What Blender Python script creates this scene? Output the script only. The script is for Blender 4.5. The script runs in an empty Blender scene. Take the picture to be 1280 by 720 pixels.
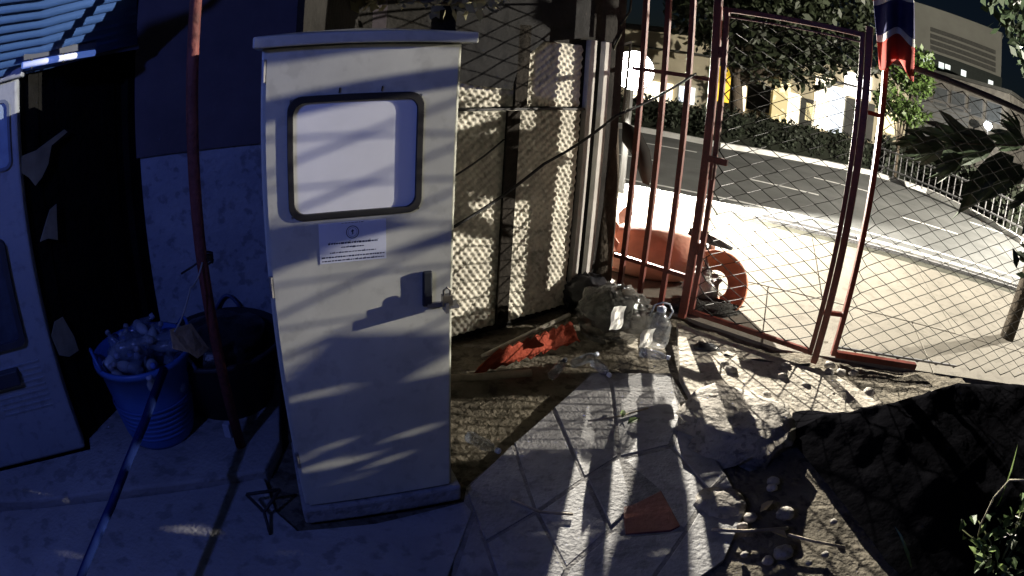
import bpy, math, random
import numpy as np
from mathutils import Vector, Matrix
random.seed(7); RNG = np.random.default_rng(7)
SC = bpy.context.scene; COL = SC.collection
rad = math.radians
# ------------------------------------------------------------------ camera (wide CCTV lens, metres)
CAM_H, FPX, KD = 1.75, 752.0, 0.12
PIT, ROL = rad(22.5), rad(3.57)
_up = np.array([math.sin(ROL)*math.cos(PIT), math.cos(ROL)*math.cos(PIT), math.sin(PIT)])
_fw = np.array([0, 0, -1.0]); _h = _fw-_fw.dot(_up)*_up; _h /= np.linalg.norm(_h); _s = np.cross(_h, _up)
cd = bpy.data.cameras.new('camera'); cam = bpy.data.objects.new('camera', cd); COL.objects.link(cam)
cd.type = 'PANO'; cd.panorama_type = 'FISHEYE_LENS_POLYNOMIAL'; cd.sensor_fit = 'HORIZONTAL'
cd.sensor_width = 36.0; cd.sensor_height = 20.25
_fmm = FPX*36/1280
cd.fisheye_polynomial_k0 = 0; cd.fisheye_polynomial_k1 = -1/_fmm; cd.fisheye_polynomial_k2 = 0
cd.fisheye_polynomial_k3 = -KD/_fmm**3; cd.fisheye_polynomial_k4 = 0; cd.fisheye_fov = rad(180)
cd.clip_start = 0.02; cd.clip_end = 2000
cam.matrix_world = Matrix(((_s[0], _s[1], _s[2], 0), (_h[0], _h[1], _h[2], 0), (_up[0], _up[1], _up[2], CAM_H), (0, 0, 0, 1)))
SC.camera = cam
# ------------------------------------------------------------------ night sky, moon, exposure
W = bpy.data.worlds.new('World'); SC.world = W; W.use_nodes = True
wn = W.node_tree.nodes; wl = W.node_tree.links
sky = wn.new('ShaderNodeTexSky'); sky.sky_type = 'NISHITA'; sky.sun_disc = False
sky.sun_elevation = rad(8); sky.sun_rotation = rad(200)
bg = wn['Background']; bg.inputs['Strength'].default_value = 0.002
hs = wn.new('ShaderNodeMixRGB'); hs.blend_type = 'MULTIPLY'; hs.inputs[0].default_value = 1; hs.inputs[2].default_value = (.62, .8, 1.25, 1)
wl.new(sky.outputs[0], hs.inputs[1]); wl.new(hs.outputs[0], bg.inputs['Color'])
sd = bpy.data.lights.new('moon', 'SUN'); sd.energy = 0.006; sd.angle = rad(.5); sd.color = (.8, .88, 1)
so = bpy.data.objects.new('moon', sd); COL.objects.link(so); so.rotation_euler = (rad(62), 0, rad(200))
SC.view_settings.view_transform = 'Standard'; SC.view_settings.look = 'None'
SC.view_settings.exposure = 0.0; SC.view_settings.gamma = 1.0; SC.view_settings.use_curve_mapping = False
POWER_GATE, POWER_STREET, POWER_TUBE = 8500.0, 15500.0, 54.0

# ------------------------------------------------------------------ surveying: photo pixel -> place in the yard
def ray(x, y):
    v = np.array([x-640., 360.-y]); r = math.hypot(*v)+1e-9; t = r/FPX; th = t*(1+KD*t*t)
    c = np.array([v[0]/r*math.sin(th), v[1]/r*math.sin(th), -math.cos(th)])
    return np.array([c@_s, c@_h, c@_up])
EYE = np.array([0, 0, CAM_H])
def G(x, y, z=0.0):
    d = ray(x, y); return EYE+d*((CAM_H-z)/-d[2])
def PL(x, y, P, n):
    d = ray(x, y); P = np.array(P, float); n = np.array(n, float); return EYE+d*(((P-EYE)@n)/(d@n))
def R(x, y, dist):
    d = ray(x, y); return EYE+d*(dist/math.hypot(d[0], d[1]))

# ------------------------------------------------------------------ materials
MATS = {}
def mat(name, col, rough=.8, var=.25, scale=6.0, bump=.0, bscale=40., metal=0.0, col2=None, spots=0.0, emit=None, estr=0, trans=0., coat=0., spec=None, detail=6):
    if name in MATS: return MATS[name]
    m = bpy.data.materials.new(name); m.use_nodes = True; nt = m.node_tree; N = nt.nodes; L = nt.links
    b = N['Principled BSDF']; b.inputs['Roughness'].default_value = rough; b.inputs['Metallic'].default_value = metal; b.inputs['Specular IOR Level'].default_value = spec if spec is not None else (.12 if rough >= .8 else .4)
    tc = N.new('ShaderNodeTexCoord')
    nz = N.new('ShaderNodeTexNoise'); nz.inputs['Scale'].default_value = scale; nz.inputs['Detail'].default_value = detail; nz.inputs['Roughness'].default_value = .62
    L.new(tc.outputs['Object'], nz.inputs['Vector'])
    cr = N.new('ShaderNodeValToRGB'); cr.color_ramp.elements[0].position = .3; cr.color_ramp.elements[1].position = .7
    a = [max(0, c*(1-var)) for c in col]; c2 = col2 or [min(1, c*(1+var)) for c in col]
    cr.color_ramp.elements[0].color = (*a, 1); cr.color_ramp.elements[1].color = (*c2, 1)
    L.new(nz.outputs[0], cr.inputs[0]); out = cr.outputs[0]
    if spots:
        n2 = N.new('ShaderNodeTexNoise'); n2.inputs['Scale'].default_value = scale*5.3; n2.inputs['Detail'].default_value = 4
        L.new(tc.outputs['Object'], n2.inputs['Vector'])
        r2 = N.new('ShaderNodeValToRGB'); r2.color_ramp.elements[0].position = .36; r2.color_ramp.elements[1].position = .46
        r2.color_ramp.elements[0].color = (1-spots,)*3+(1,); r2.color_ramp.elements[1].color = (1, 1, 1, 1)
        L.new(n2.outputs[0], r2.inputs[0])
        mx = N.new('ShaderNodeMixRGB'); mx.blend_type = 'MULTIPLY'; mx.inputs[0].default_value = 1
        L.new(out, mx.inputs[1]); L.new(r2.outputs[0], mx.inputs[2]); out = mx.outputs[0]
    L.new(out, b.inputs['Base Color'])
    if bump:
        nb = N.new('ShaderNodeTexNoise'); nb.inputs['Scale'].default_value = bscale; nb.inputs['Detail'].default_value = 5
        L.new(tc.outputs['Object'], nb.inputs['Vector'])
        bp = N.new('ShaderNodeBump'); bp.inputs['Strength'].default_value = bump; bp.inputs['Distance'].default_value = .02
        L.new(nb.outputs[0], bp.inputs['Height']); L.new(bp.outputs[0], b.inputs['Normal'])
    if emit: b.inputs['Emission Color'].default_value = (*emit, 1); b.inputs['Emission Strength'].default_value = estr
    if coat: b.inputs['Coat Weight'].default_value = coat; b.inputs['Coat Roughness'].default_value = .08
    if trans:
        ms = N.new('ShaderNodeMixShader'); tr = N.new('ShaderNodeBsdfTransparent'); ms.inputs[0].default_value = trans
        L.new(b.outputs[0], ms.inputs[1]); L.new(tr.outputs[0], ms.inputs[2]); L.new(ms.outputs[0], N['Material Output'].inputs['Surface'])
    MATS[name] = m; return m

# ------------------------------------------------------------------ mesh building
class MB:
    def __init__(s): s.v = []; s.f = []
    def add(s, vs, fs):
        o = len(s.v); s.v += [tuple(map(float, p)) for p in vs]; s.f += [tuple(i+o for i in f) for f in fs]; return s
    def box(s, lo, hi, M=None):
        (a, b, c), (d, e, f) = lo, hi
        vs = [(a,b,c),(d,b,c),(d,e,c),(a,e,c),(a,b,f),(d,b,f),(d,e,f),(a,e,f)]
        if M is not None: vs = [M(*p) for p in vs]
        return s.add(vs, [(0,3,2,1),(4,5,6,7),(0,1,5,4),(1,2,6,5),(2,3,7,6),(3,0,4,7)])
    def bar(s, p, q, w, d=None, side=None):
        p = Vector(p); q = Vector(q); d = d or w; ax = (q-p).normalized()
        a = Vector(side) if side is not None else (Vector((0,0,1)) if abs(ax.z) < .9 else Vector((1,0,0)))
        a = (a-ax*a.dot(ax)).normalized(); b = ax.cross(a)
        vs = [e+a*(sa*w/2)+b*(sb*d/2) for e in (p, q) for sa, sb in ((-1,-1),(1,-1),(1,1),(-1,1))]
        return s.add(vs, [(3,2,1,0),(4,5,6,7),(0,1,5,4),(1,2,6,5),(2,3,7,6),(3,0,4,7)])
    def tube(s, pts, r, n=8, caps=True):
        pts = [Vector(p) for p in pts]; k = len(pts); rs = r if isinstance(r, (list, tuple)) else [r]*k
        vs = []; prev = None
        for i, p in enumerate(pts):
            t = (pts[min(i+1, k-1)]-pts[max(i-1, 0)]).normalized()
            if prev is None: prev = t.orthogonal().normalized()
            a = (prev-t*prev.dot(t)).normalized(); prev = a; b = t.cross(a)
            vs += [p+(a*math.cos(2*math.pi*j/n)+b*math.sin(2*math.pi*j/n))*rs[i] for j in range(n)]
        fs = [(i*n+j, i*n+(j+1) % n, (i+1)*n+(j+1) % n, (i+1)*n+j) for i in range(k-1) for j in range(n)]
        if caps: fs += [tuple(range(n-1, -1, -1)), tuple(range((k-1)*n, k*n))]
        return s.add(vs, fs)
    def lathe(s, prof, n=16, M=None, arc=1.0, jag=None):
        k = len(prof); vs = []; m = n if arc >= 1 else n+1
        for i, (r, z) in enumerate(prof):
            for j in range(m):
                a = 2*math.pi*arc*j/n; zz = z+(jag(i, j) if jag else 0)
                p = (r*math.cos(a), r*math.sin(a), zz); vs.append(M(*p) if M is not None else p)
        fs = [(i*m+j, i*m+(j+1) % m, (i+1)*m+(j+1) % m, (i+1)*m+j) for i in range(k-1) for j in range(m if arc >= 1 else m-1)]
        return s.add(vs, fs)
    def prism(s, poly, z0, z1, M=None):
        n = len(poly); vs = [(p[0], p[1], z0) for p in poly]+[(p[0], p[1], z1) for p in poly]
        if M is not None: vs = [M(*p) for p in vs]
        return s.add(vs, [tuple(range(n-1, -1, -1)), tuple(range(n, 2*n))]+[(i, (i+1) % n, n+(i+1) % n, n+i) for i in range(n)])
    def build(s, name, m, parent=None, smooth=False, bevel=0.0, loc=None):
        me = bpy.data.meshes.new(name); me.from_pydata(s.v, [], s.f); me.validate(); me.update()
        if smooth:
            for p in me.polygons: p.use_smooth = True
        o = bpy.data.objects.new(name, me); COL.objects.link(o)
        if m: me.materials.append(m)
        if parent: o.parent = parent
        if bevel:
            bv = o.modifiers.new('bevel', 'BEVEL'); bv.width = bevel; bv.segments = 2; bv.limit_method = 'ANGLE'
        if loc is not None: o.location = loc
        return o
def tag(o, label, cat, group=None, kind=None):
    if label: o['label'] = label
    if cat: o['category'] = cat
    if group: o['group'] = group
    if kind: o['kind'] = kind
    return o
def struct(o): o['kind'] = 'structure'; return o
def thing(name, label, cat, loc=(0, 0, 0), group=None, rz=0.0):
    o = bpy.data.objects.new(name, None); COL.objects.link(o); o.empty_display_size = .1
    o.location = tuple(map(float, loc)); o.rotation_euler = (0, 0, rz); return tag(o, label, cat, group)
def frame(P, ang):
    """local (u along ang, n outwards to the viewer's side, z) -> world"""
    u = np.array([math.cos(ang), math.sin(ang), 0]); n = np.array([math.sin(ang), -math.cos(ang), 0]); P = np.array(P, float)
    return lambda a, b, c: tuple(P+u*a+n*b+np.array([0, 0, c]))
def noise2(x, y, s=1.0):
    return (math.sin(x*3.1*s+1.3*math.sin(y*2.3*s))+math.sin(y*4.7*s+1.7*math.sin(x*2.9*s+1))+.5*math.sin(x*11.3*s+y*7.7*s)+.5*math.sin(y*13.1*s-x*8.9*s))/3
def inside(x, y, poly):
    c = False; n = len(poly)
    for i in range(n):
        x1, y1 = poly[i][:2]; x2, y2 = poly[i-1][:2]
        if (y1 > y) != (y2 > y) and x < (x2-x1)*(y-y1)/(y2-y1)+x1: c = not c
    return c
def leafmesh(mb, c, d, up, L, Wd, fold=.25):
    """a pointed leaf of six corners with a folded midrib"""
    c = np.array(c, float); d = np.array(d, float); d /= np.linalg.norm(d)+1e-9; up = np.array(up, float)
    s = np.cross(d, up); s /= np.linalg.norm(s)+1e-9; n = np.cross(s, d)
    P = [c, c+d*L*.35+s*Wd/2+n*fold*Wd, c+d*L*.75+s*Wd*.33+n*fold*Wd*.5-n*L*.03, c+d*L-n*L*.1, c+d*L*.75-s*Wd*.33+n*fold*Wd*.5-n*L*.03, c+d*L*.35-s*Wd/2+n*fold*Wd, c+d*L*.45]
    mb.add(P, [(0, 1, 6), (1, 2, 6), (2, 3, 6), (3, 4, 6), (4, 5, 6), (5, 0, 6)])
def leafcloud(name, m, centres, n, L, parent=None, spread=None, seed=1):
    """n leaf faces spread through ellipsoid clumps [(c, rx, ry, rz), ...] as one crown"""
    g = np.random.default_rng(seed); vol = np.array([c[1]*c[2]*c[3] for c in centres]); pick = g.choice(len(centres), n, p=vol/vol.sum())
    cc = np.array([c[0] for c in centres], float)[pick]; rr = np.array([c[1:4] for c in centres], float)[pick]
    d = g.normal(size=(n, 3)); d /= np.linalg.norm(d, axis=1)[:, None]; q = g.uniform(.35, 1.0, n)**.6
    P = cc+d*rr*q[:, None]
    a = g.normal(size=(n, 3)); a /= np.linalg.norm(a, axis=1)[:, None]; b = np.cross(a, g.normal(size=(n, 3))); b /= np.linalg.norm(b, axis=1)[:, None]
    l = (L*g.uniform(.6, 1.3, n))[:, None]
    V = np.stack([P, P+a*l*.5+b*l*.28, P+a*l, P+a*l*.5-b*l*.28], 1).reshape(-1, 3)
    me = bpy.data.meshes.new(name); me.from_pydata(V.tolist(), [], np.arange(4*n).reshape(-1, 4).tolist()); me.update(); me.materials.append(m)
    o = bpy.data.objects.new(name, me); COL.objects.link(o)
    if parent: o.parent = parent
    return o

# ================================================================== GROUND
M_soil = mat('soil', (.13, .115, .09), .95, .5, 3, .9, 30, spots=.5)
M_conc = mat('concrete', (.30, .30, .31), .85, .22, 2.3, .5, 45, spots=.3)
M_slab = mat('paving_slab', (.27, .268, .27), .75, .35, 3.1, .35, 50, spots=.25)
M_pave = mat('street_paving', (.175, .162, .138), .85, .14, 1.3, .3, 60, spots=.18)
M_asph = mat('asphalt', (.125, .128, .126), .85, .25, .9, .5, 70)
M_paint = mat('road_paint', (.72, .72, .70), .7, .15, 5)
KA = rad(24.2); KN = np.array([math.sin(KA), math.cos(KA), 0]); KU = np.array([math.cos(KA), -math.sin(KA), 0])
def K(a, p, z=0.0): return tuple(KU*a+KN*p+np.array([0, 0, z]))      # along / across the road
def KM(a, p, z): return K(a, p, z)
struct(MB().add([(-400, -400, -.2), (400, -400, -.2), (400, 400, -.2), (-400, 400, -.2)], [(0, 1, 2, 3)]).build('ground', mat('dark_earth', (.06, .058, .05), .95, .4, .5)))
# yard soil, uneven
soil_poly = [(-.45, 3.3), (.55, 4.15), (1.2, 3.95), (2.15, 3.22), (2.4, 3.28), (3.4, 3.0), (6.2, 2.4), (6.2, -1), (-3.5, -1), (-3.5, 3.3)]
mb = MB(); nx, ny = 130, 70; X0, X1, Y0, Y1 = -3.4, 6.3, -.8, 4.4
vz = {}
for j in range(ny+1):
    for i in range(nx+1):
        x = X0+(X1-X0)*i/nx; y = Y0+(Y1-Y0)*j/ny
        z = -.03+.016*noise2(x, y, 1.3)+.008*noise2(x+3, y, 4.1)
        mb.v.append((x, y, z))
for j in range(ny):
    for i in range(nx):
        x = X0+(X1-X0)*(i+.5)/nx; y = Y0+(Y1-Y0)*(j+.5)/ny
        if y < 4.75-.53*x+.1 or x < .5:
            a = j*(nx+1)+i; mb.f.append((a, a+1, a+nx+2, a+nx+1))
struct(mb.build('yard_soil', M_soil, smooth=True))
# street paving: cast bays with joints
pv = struct(MB().prism([K(-14, 7.55)[:2], K(-14, 3.0)[:2], (.55, 4.1), (1.22, 3.97), (2.15, 3.28), (2.35, 3.36), (3.45, 3.07), (9, 1.75), K(16, 1)[:2], K(16, 7.55)[:2]], -.2, -.022).build('pavement', mat('joint_mortar', (.16, .15, .13), .95)))
def clip_half(poly, P, n):
    out = []; k = len(poly)
    for i in range(k):
        a = np.array(poly[i]); b = np.array(poly[(i+1) % k]); da = (a-P)@n; db = (b-P)@n
        if da >= 0: out.append(tuple(a))
        if da*db < 0: out.append(tuple(a+(b-a)*da/(da-db)))
    return out
gl = np.array([1.22, 3.93]); gr = np.array([2.16, 3.24]); gd = (gr-gl)/np.linalg.norm(gr-gl); gn = np.array([-gd[1], gd[0]])
hr = np.array([3.44, 3.02])-np.array([2.33, 3.31]); hr /= np.linalg.norm(hr); hn = np.array([-hr[1], hr[0]])
aa = -6.0; k = 0
while aa < 15:
    for p0, p1 in ((3.0, 5.2), (5.2, 7.52)):
        off = 0 if p0 < 4 else .55
        poly = [K(aa+off+.008, p0+.008)[:2], K(aa+off+1.54, p0+.008)[:2], K(aa+off+1.54, p1-.008)[:2], K(aa+off+.008, p1-.008)[:2]]
        poly = clip_half(poly, gl+gn*.02, gn)
        if len(poly) > 2: poly = clip_half(poly, np.array([2.33, 3.33]), hn)
        if len(poly) > 2:
            o = MB().prism(poly, -.1, random.uniform(-.014, -.006)).build('paving_bay', M_pave, pv); k += 1
    aa += 1.55
# verge trough, kerb with paint, gutter
struct(MB().box((-16, 7.55, -.2), (18, 8.15, -.10), KM).build('verge', mat('verge_earth', (.05, .05, .04), .95, .5, 6, .9, 25)))
kb = struct(MB().box((-16, 8.15, -.2), (18, 8.2, -.05), KM).build('kerb', M_conc))
for i in range(-9, 11):
    MB().box((i*1.5+.01, 8.2, -.2), (i*1.5+1.49, 8.38, random.uniform(-.012, .0)), KM).build('kerb_stone', mat('kerb_white', (.55, .55, .52), .8, .25, 3, spots=.4) if i % 3 else mat('kerb_grey', (.2, .2, .2), .85), kb, bevel=.01)
far = [G(640, 132), G(790, 157), G(900, 178), G(1000, 195), G(1090, 213), G(1160, 236), G(1208, 258), G(1280, 299)]
far = [(p[0], p[1]) for p in far]; far += [(14.6, 7.6), (19.5, 4.2)]
near = [K(-16, 8.38)[:2], K(18, 8.38)[:2]]
rd = struct(MB().add([(x, y, -.14) for x, y in [near[0], near[1]]+far[::-1]], [tuple(range(2+len(far)))]).build('road', M_asph))
for a0, a1, p0, w in [(-16, 17, 9.35, .09)]:
    MB().box((a0, p0-w/2, -.139), (a1, p0+w/2, -.135), KM).build('edge_line', M_paint, rd)
for i in range(-4, 4):
    a = 3.05+i*3.4; MB().box((a, 11.75, -.139), (a+1.5, 11.85, -.135), KM).build('lane_dash', M_paint, rd)
    a = 1.2+i*4.6; MB().box((a, 14.2, -.139), (a+1.6, 14.3, -.135), KM).build('lane_dash', M_paint, rd)
# far kerb with pale coping
mb = MB()
for a, b in zip(far[:-1], far[1:]): mb.bar((a[0], a[1], -.08), (b[0], b[1], -.08), .16, .22, (0, 0, 1))
struct(mb.build('far_kerb', mat('far_kerb_white', (.62, .62, .6), .8, .2, 2)))

# concrete floor on the left and the step it carries
fl = [G(0, 720), G(0, 640), G(120, 628), G(330, 598), G(345, 640), G(372, 664), G(470, 655), G(580, 628), G(590, 640), G(560, 720), G(250, 760), G(-60, 760)]
struct(MB().prism([p[:2] for p in fl], -.12, .004).build('concrete_floor', M_conc, bevel=.004))
st = [G(-60, 641), G(0, 636), G(60, 634), G(120, 626), G(190, 618), G(260, 610), G(334, 597), G(352, 560), G(352, 450), G(200, 440), G(60, 520), G(-80, 560)]
struct(MB().prism([p[:2] for p in st], -.1, .05).build('step', M_conc, bevel=.012))
# paving slabs in the middle of the yard (corner points surveyed off the photo)
slab_px = [
 [(583,612),(640,556),(668,640),(607,676)], [(643,553),(690,512),(728,598),(671,637)], [(693,509),(738,470),(752,464),(762,480),(772,570),(731,596)],
 [(766,478),(800,466),(838,470),(850,520),(836,556),(776,570)], [(853,522),(872,545),(905,592),(886,612),(842,560)],
 [(609,679),(670,643),(706,712),(690,740),(630,740)], [(674,640),(731,600),(760,662),(708,708)], [(735,598),(774,574),(790,632),(764,658)],
 [(844,566),(884,614),(856,660),(846,655),(826,612),(780,574),(838,560)],
 [(713,710),(768,664),(782,672),(856,664),(830,700),(800,740),(700,740)], [(888,616),(908,596),(930,640),(905,700),(850,740),(806,740),(834,702),(860,664)],
 [(585,618),(604,676),(626,740),(562,740),(592,650)]]
ys = struct(MB().prism([p[:2] for p in [G(583,608), G(740,466), G(838,466), G(905,588), G(932,640), G(850,745), G(560,745)]], -.1, -.003).build('paving_bed', mat('slab_mortar', (.2, .195, .19), .95, .35, 8, .6, 40)))
for poly in slab_px:
    q = [G(*p)[:2] for p in poly]; t = random.uniform(-.003, .006); c = sum(q)/len(q); q = [c+(p-c)*.996 for p in q]
    MB().prism(q, -.06, t).build('paving_slab', M_slab, ys, bevel=.004)
ap = [(846,404),(900,424),(960,444),(1020,462),(1045,470),(1075,488),(1105,504),(1040,524),(990,544),(960,560),(880,520),(866,500),(850,470)]
struct(MB().prism([G(*p)[:2] for p in ap], -.1, .008).build('rubble_apron', mat('dusty_concrete', (.36, .33, .28), .95, .28, 4, .9, 24, spots=.35), bevel=.006))
q = [G(*p)[:2] for p in [(778,634),(790,632),(826,614),(850,658),(838,664),(782,668)]]
o = MB().prism(q, -.05, .006).build('red_tile', mat('red_tile', (.20, .07, .055), .55, .25, 4, .2), ys, bevel=.004); o['label'] = 'dull red clay tile among the grey slabs'

# ================================================================== LAMPS
def lamp(name, loc, energy, colour, r, parent=None):
    d = bpy.data.lights.new(name, 'POINT'); d.energy = energy; d.color = colour; d.shadow_soft_size = r
    o = bpy.data.objects.new(name, d); COL.objects.link(o); o.location = loc
    if parent: o.parent = parent
    return o
M_steel = mat('galvanised', (.3, .3, .31), .5, .2, 8, metal=.6)
LAMP_A = R(792, 88, 8.25)
t = thing('flood_lamp', 'blazing white flood lamp on a short post at the kerb behind the gate bars', 'lamp', (LAMP_A[0], LAMP_A[1], -.1))
h = LAMP_A[2]+.1
MB().tube([(0, .16, 0), (0, .16, h-.1)], .05).build('post', mat('lamp_black', (.03, .03, .03), .5), t)
dv = np.array([-LAMP_A[0], -LAMP_A[1], 0]); dv /= np.linalg.norm(dv); sv = np.array([-dv[1], dv[0], 0])
fm = lambda x, y, z: tuple(sv*x+dv*z+np.array([0, 0, h+y]))
MB().lathe([(.02, -.12), (.2, -.1), (.29, 0), (.30, .012), (.28, .012)], 24, fm).build('housing', mat('lamp_black', (.03, .03, .03), .5), t, True)
MB().lathe([(.28, .008), (.25, .035), (.13, .06), (.001, .065)], 24, fm).build('lens', mat('lamp_glow', (1, 1, 1), emit=(1, .98, .93), estr=60), t, True)  # lens disc widened to stand in for the lamp's glare
lamp('flood_light', tuple(dv*.1+np.array([0, 0, h])), POWER_GATE, (1, .93, .8), .018, t)
# street lamp along the road, right of the view
CABC = np.array([-.5, 1.74, .87]); AZ = rad(76.0); DIST_B = 14.0
LAMP_B = CABC+DIST_B*np.array([math.sin(AZ), math.cos(AZ), .165])
t = thing('street_lamp', 'tall street lamp with a curved arm standing along the road', 'street lamp', (LAMP_B[0]+1.1, LAMP_B[1]+.35, -.14))
hb = LAMP_B[2]+.14
MB().tube([(0, 0, 0), (0, 0, hb*.8), (-.15, -.05, hb+.1), (-.9, -.28, hb+.2)], [.08, .06, .05, .04]).build('pole', M_steel, t)
MB().box((-1.3, -.45, hb+.14), (-.85, -.2, hb+.24)).build('lamp_head', M_steel, t, bevel=.02)
MB().box((-1.28, -.43, hb+.125), (-.9, -.22, hb+.138)).build('lens', mat('lamp_glow', (1, 1, 1)), t)
lamp('street_light', (-1.1, -.35, hb), POWER_STREET, (1, .92, .78), .026, t)
# far street lamp, seen across the road
P = R(1235, 157, 26); t = thing('street_lamp', 'small bright white lamp across the road under the dark hedge bank', 'street lamp', (P[0], P[1], -.2))
MB().tube([(0, 0, 0), (0, 0, P[2]+.1)], .04).build('pole', M_steel, t)
MB().lathe([(.001, -.17), (.13, -.15), (.22, 0), (.13, .15), (.001, .17)], 16, lambda x, y, z: (x, y, P[2]+.2+z)).build('globe', mat('cool_glow', (1, 1, 1), emit=(.8, .92, 1), estr=25), t, True)

# ================================================================== CABINET
M_cab = mat('cabinet_paint', (.52, .53, .475), .5, .16, 3.2, .012, 60, spots=.13, detail=12)
M_dark = mat('black_rubber', (.02, .02, .022), .6)
CA = rad(24.0); CP = G(385, 628, .10); CP[2] = 0
cab = thing('electrical_cabinet', 'tall pale grey metal cabinet with a viewing window and a padlocked door', 'cabinet', (CP[0], CP[1], 0), rz=CA)
S = .943
cz = lambda z: CAM_H-S*(CAM_H-z)
def CM(a, b, c): return (a, -b, c)     # cabinet-local: a along the front, b out towards the yard
CWd = .60; TOP = 1.785
MB().box((-.012, -.44, .085), (CWd+.012, -.004, TOP), CM).build('body', M_cab, cab, bevel=.006)
MB().box((-.03, -.46, 0), (CWd+.045, .03, .085), CM).build('plinth', mat('plinth_concrete', (.3, .3, .31), .9, .25, 5, .6, 30, spots=.3), cab, bevel=.012)
MB().prism([(-.04, -.48), (CWd+.045, -.48), (CWd+.045, .06), (-.04, .06)], TOP, TOP+.036, CM).build('roof', M_cab, cab, bevel=.006)
MB().add([CM(-.03, -.47, TOP+.037), CM(CWd+.03, -.47, TOP+.037), CM(CWd+.03, .04, TOP+.037), CM(-.03, .04, TOP+.037), CM(CWd/2, -.2, TOP+.055)], [(0, 1, 4), (1, 2, 4), (2, 3, 4), (3, 0, 4)]).build('roof_cap', M_cab, cab)
# door with a window opening: four stiles round the hole
wx0, wx1, wz0, wz1 = .083*S, .515*S, cz(1.222), cz(1.612)
dr = MB()
d0, d1, e0, e1 = .004, CWd-.004, .10, TOP-.006
dr.box((d0, 0, e0), (d1, .018, wz0), CM).box((d0, 0, wz1), (d1, .018, e1), CM).box((d0, 0, wz0), (wx0, .018, wz1), CM).box((wx1, 0, wz0), (d1, .018, wz1), CM)
door = dr.build('door', M_cab, cab)
def rrect(x0, x1, z0, z1, r, n=6):
    pts = []
    for cx, cy, a0 in ((x1-r, z1-r, 0), (x0+r, z1-r, 90), (x0+r, z0+r, 180), (x1-r, z0+r, 270)):
        pts += [(cx+r*math.cos(rad(a0+90*i/n)), cy+r*math.sin(rad(a0+90*i/n))) for i in range(n+1)]
    return pts
def ring(mb, o, i, b0, b1):
    n = len(o); vs = [CM(p[0], b, p[1]) for b in (b0, b1) for p in o]+[CM(p[0], b, p[1]) for b in (b0, b1) for p in i]
    f = []
    for k in range(n):
        j = (k+1) % n; f += [(n+k, n+j, 3*n+j, 3*n+k), (k, j, n+j, n+k), (2*n+k, 3*n+k, 3*n+j, 2*n+j)]
    return mb.add(vs, f)
win = ring(MB(), rrect(wx0-.008, wx1+.008, wz0-.008, wz1+.008, .045), rrect(wx0+.011, wx1-.013, wz0+.011, wz1-.013, .036), -.003, .0245).build('window', M_dark, cab, bevel=.002)
win['label'] = 'rounded black rubber window gasket'
MB().add([CM(p[0], .0145, p[1]) for p in rrect(wx0-.004, wx1+.004, wz0-.004, wz1+.004, .04)], [tuple(range(28))]).build('pane', mat('window_glass', (.9, .92, .95), .04, trans=.92), win)
MB().box((wx0+.0005, .005, wz0+.0005), (wx1-.0005, .0125, wz1-.0005), CM).build('paper_sheet', mat('paper_back', (.88, .9, .92), .85, .06, 5), win)
# notice
nx0, nx1, nz0, nz1 = .172*S, .402*S, cz(1.058), cz(1.198)
no = MB().box((nx0, .0185, nz0), (nx1, .0195, nz1), CM).build('notice', mat('notice_paper', (.66, .70, .80), .7, .06, 12), cab); no['label'] = 'printed white paper notice below the window'
ink = mat('ink', (.05, .06, .1), .8); cx = (nx0+nx1)/2; cz1 = nz1-.035
e = MB()
for r0, r1 in ((.0185, .021), (.014, .015)):
    o_ = [(cx+r1*math.cos(a*math.pi/12), cz1+r1*math.sin(a*math.pi/12)) for a in range(24)]; i_ = [(cx+r0*math.cos(a*math.pi/12), cz1+r0*math.sin(a*math.pi/12)) for a in range(24)]
    ring(e, o_, i_, .0196, .0199)
e.prism([(cx-.003, cz1-.009), (cx+.004, cz1-.004), (cx+.001, cz1), (cx+.005, cz1+.004), (cx+.001, cz1+.01), (cx-.005, cz1+.003), (cx-.001, cz1-.002)], .0196, .0199, lambda a, b, c: CM(a, c, b))
e.build('emblem', ink, no)
for row, (z, w, s) in enumerate([(-.004, .07, .0016), (-.068, .16, .0052), (-.082, .075, .0042), (-.098, .15, .003), (-.112, .205, .0042), (-.124, .205, .0034)]):
    x = cx-w/2; tb = MB()
    while x < cx+w/2:
        l = random.uniform(.004, .012); hh = s*random.uniform(.7, 1.25)
        tb.box((x, .0196, nz1+z-hh/2), (min(x+l, cx+w/2), .0199, nz1+z+hh/2), CM); x += l+.0022
        if random.random() < .4: tb.box((x-l*.6, .0196, nz1+z+hh*.75), (x-l*.3, .0199, nz1+z+hh*1.05), CM)
    tb.build('text_line', ink, no)
# swing handle, hasp and padlock
hx = .546*S; MB().box((hx-.017, .018, cz(.866)), (hx+.017, .032, cz(1.0)), CM).build('handle', mat('handle_black', (.025, .03, .04), .45), cab, bevel=.006)
hp = MB().box((.545*S, .019, cz(.862)), (CWd+.018, .032, cz(.878)), CM); hp.box((.60*S, .03, cz(.853)), (.612*S, .072, cz(.888)), CM).box((CWd-.02, .03, cz(.866)), (CWd+.014, .066, cz(.876)), CM)
hasp = hp.build('hasp', M_steel, cab)
pk = MB().box((.592*S, .04, cz(.875)), (.628*S, .062, cz(.915)), CM); pk.tube([CM(.598*S, .05, cz(.912)), CM(.598*S, .05, cz(.932)), CM(.61*S, .05, cz(.942)), CM(.622*S, .05, cz(.932)), CM(.622*S, .05, cz(.912))], .004, 6)
pk.build('padlock', mat('padlock_metal', (.35, .33, .28), .3, metal=.8), hasp)
for z in (.3, 1.0, 1.68): MB().tube([CM(-.004, .012, z), CM(-.004, .012, z+.07)], .008).build('hinge', M_steel, cab)
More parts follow.
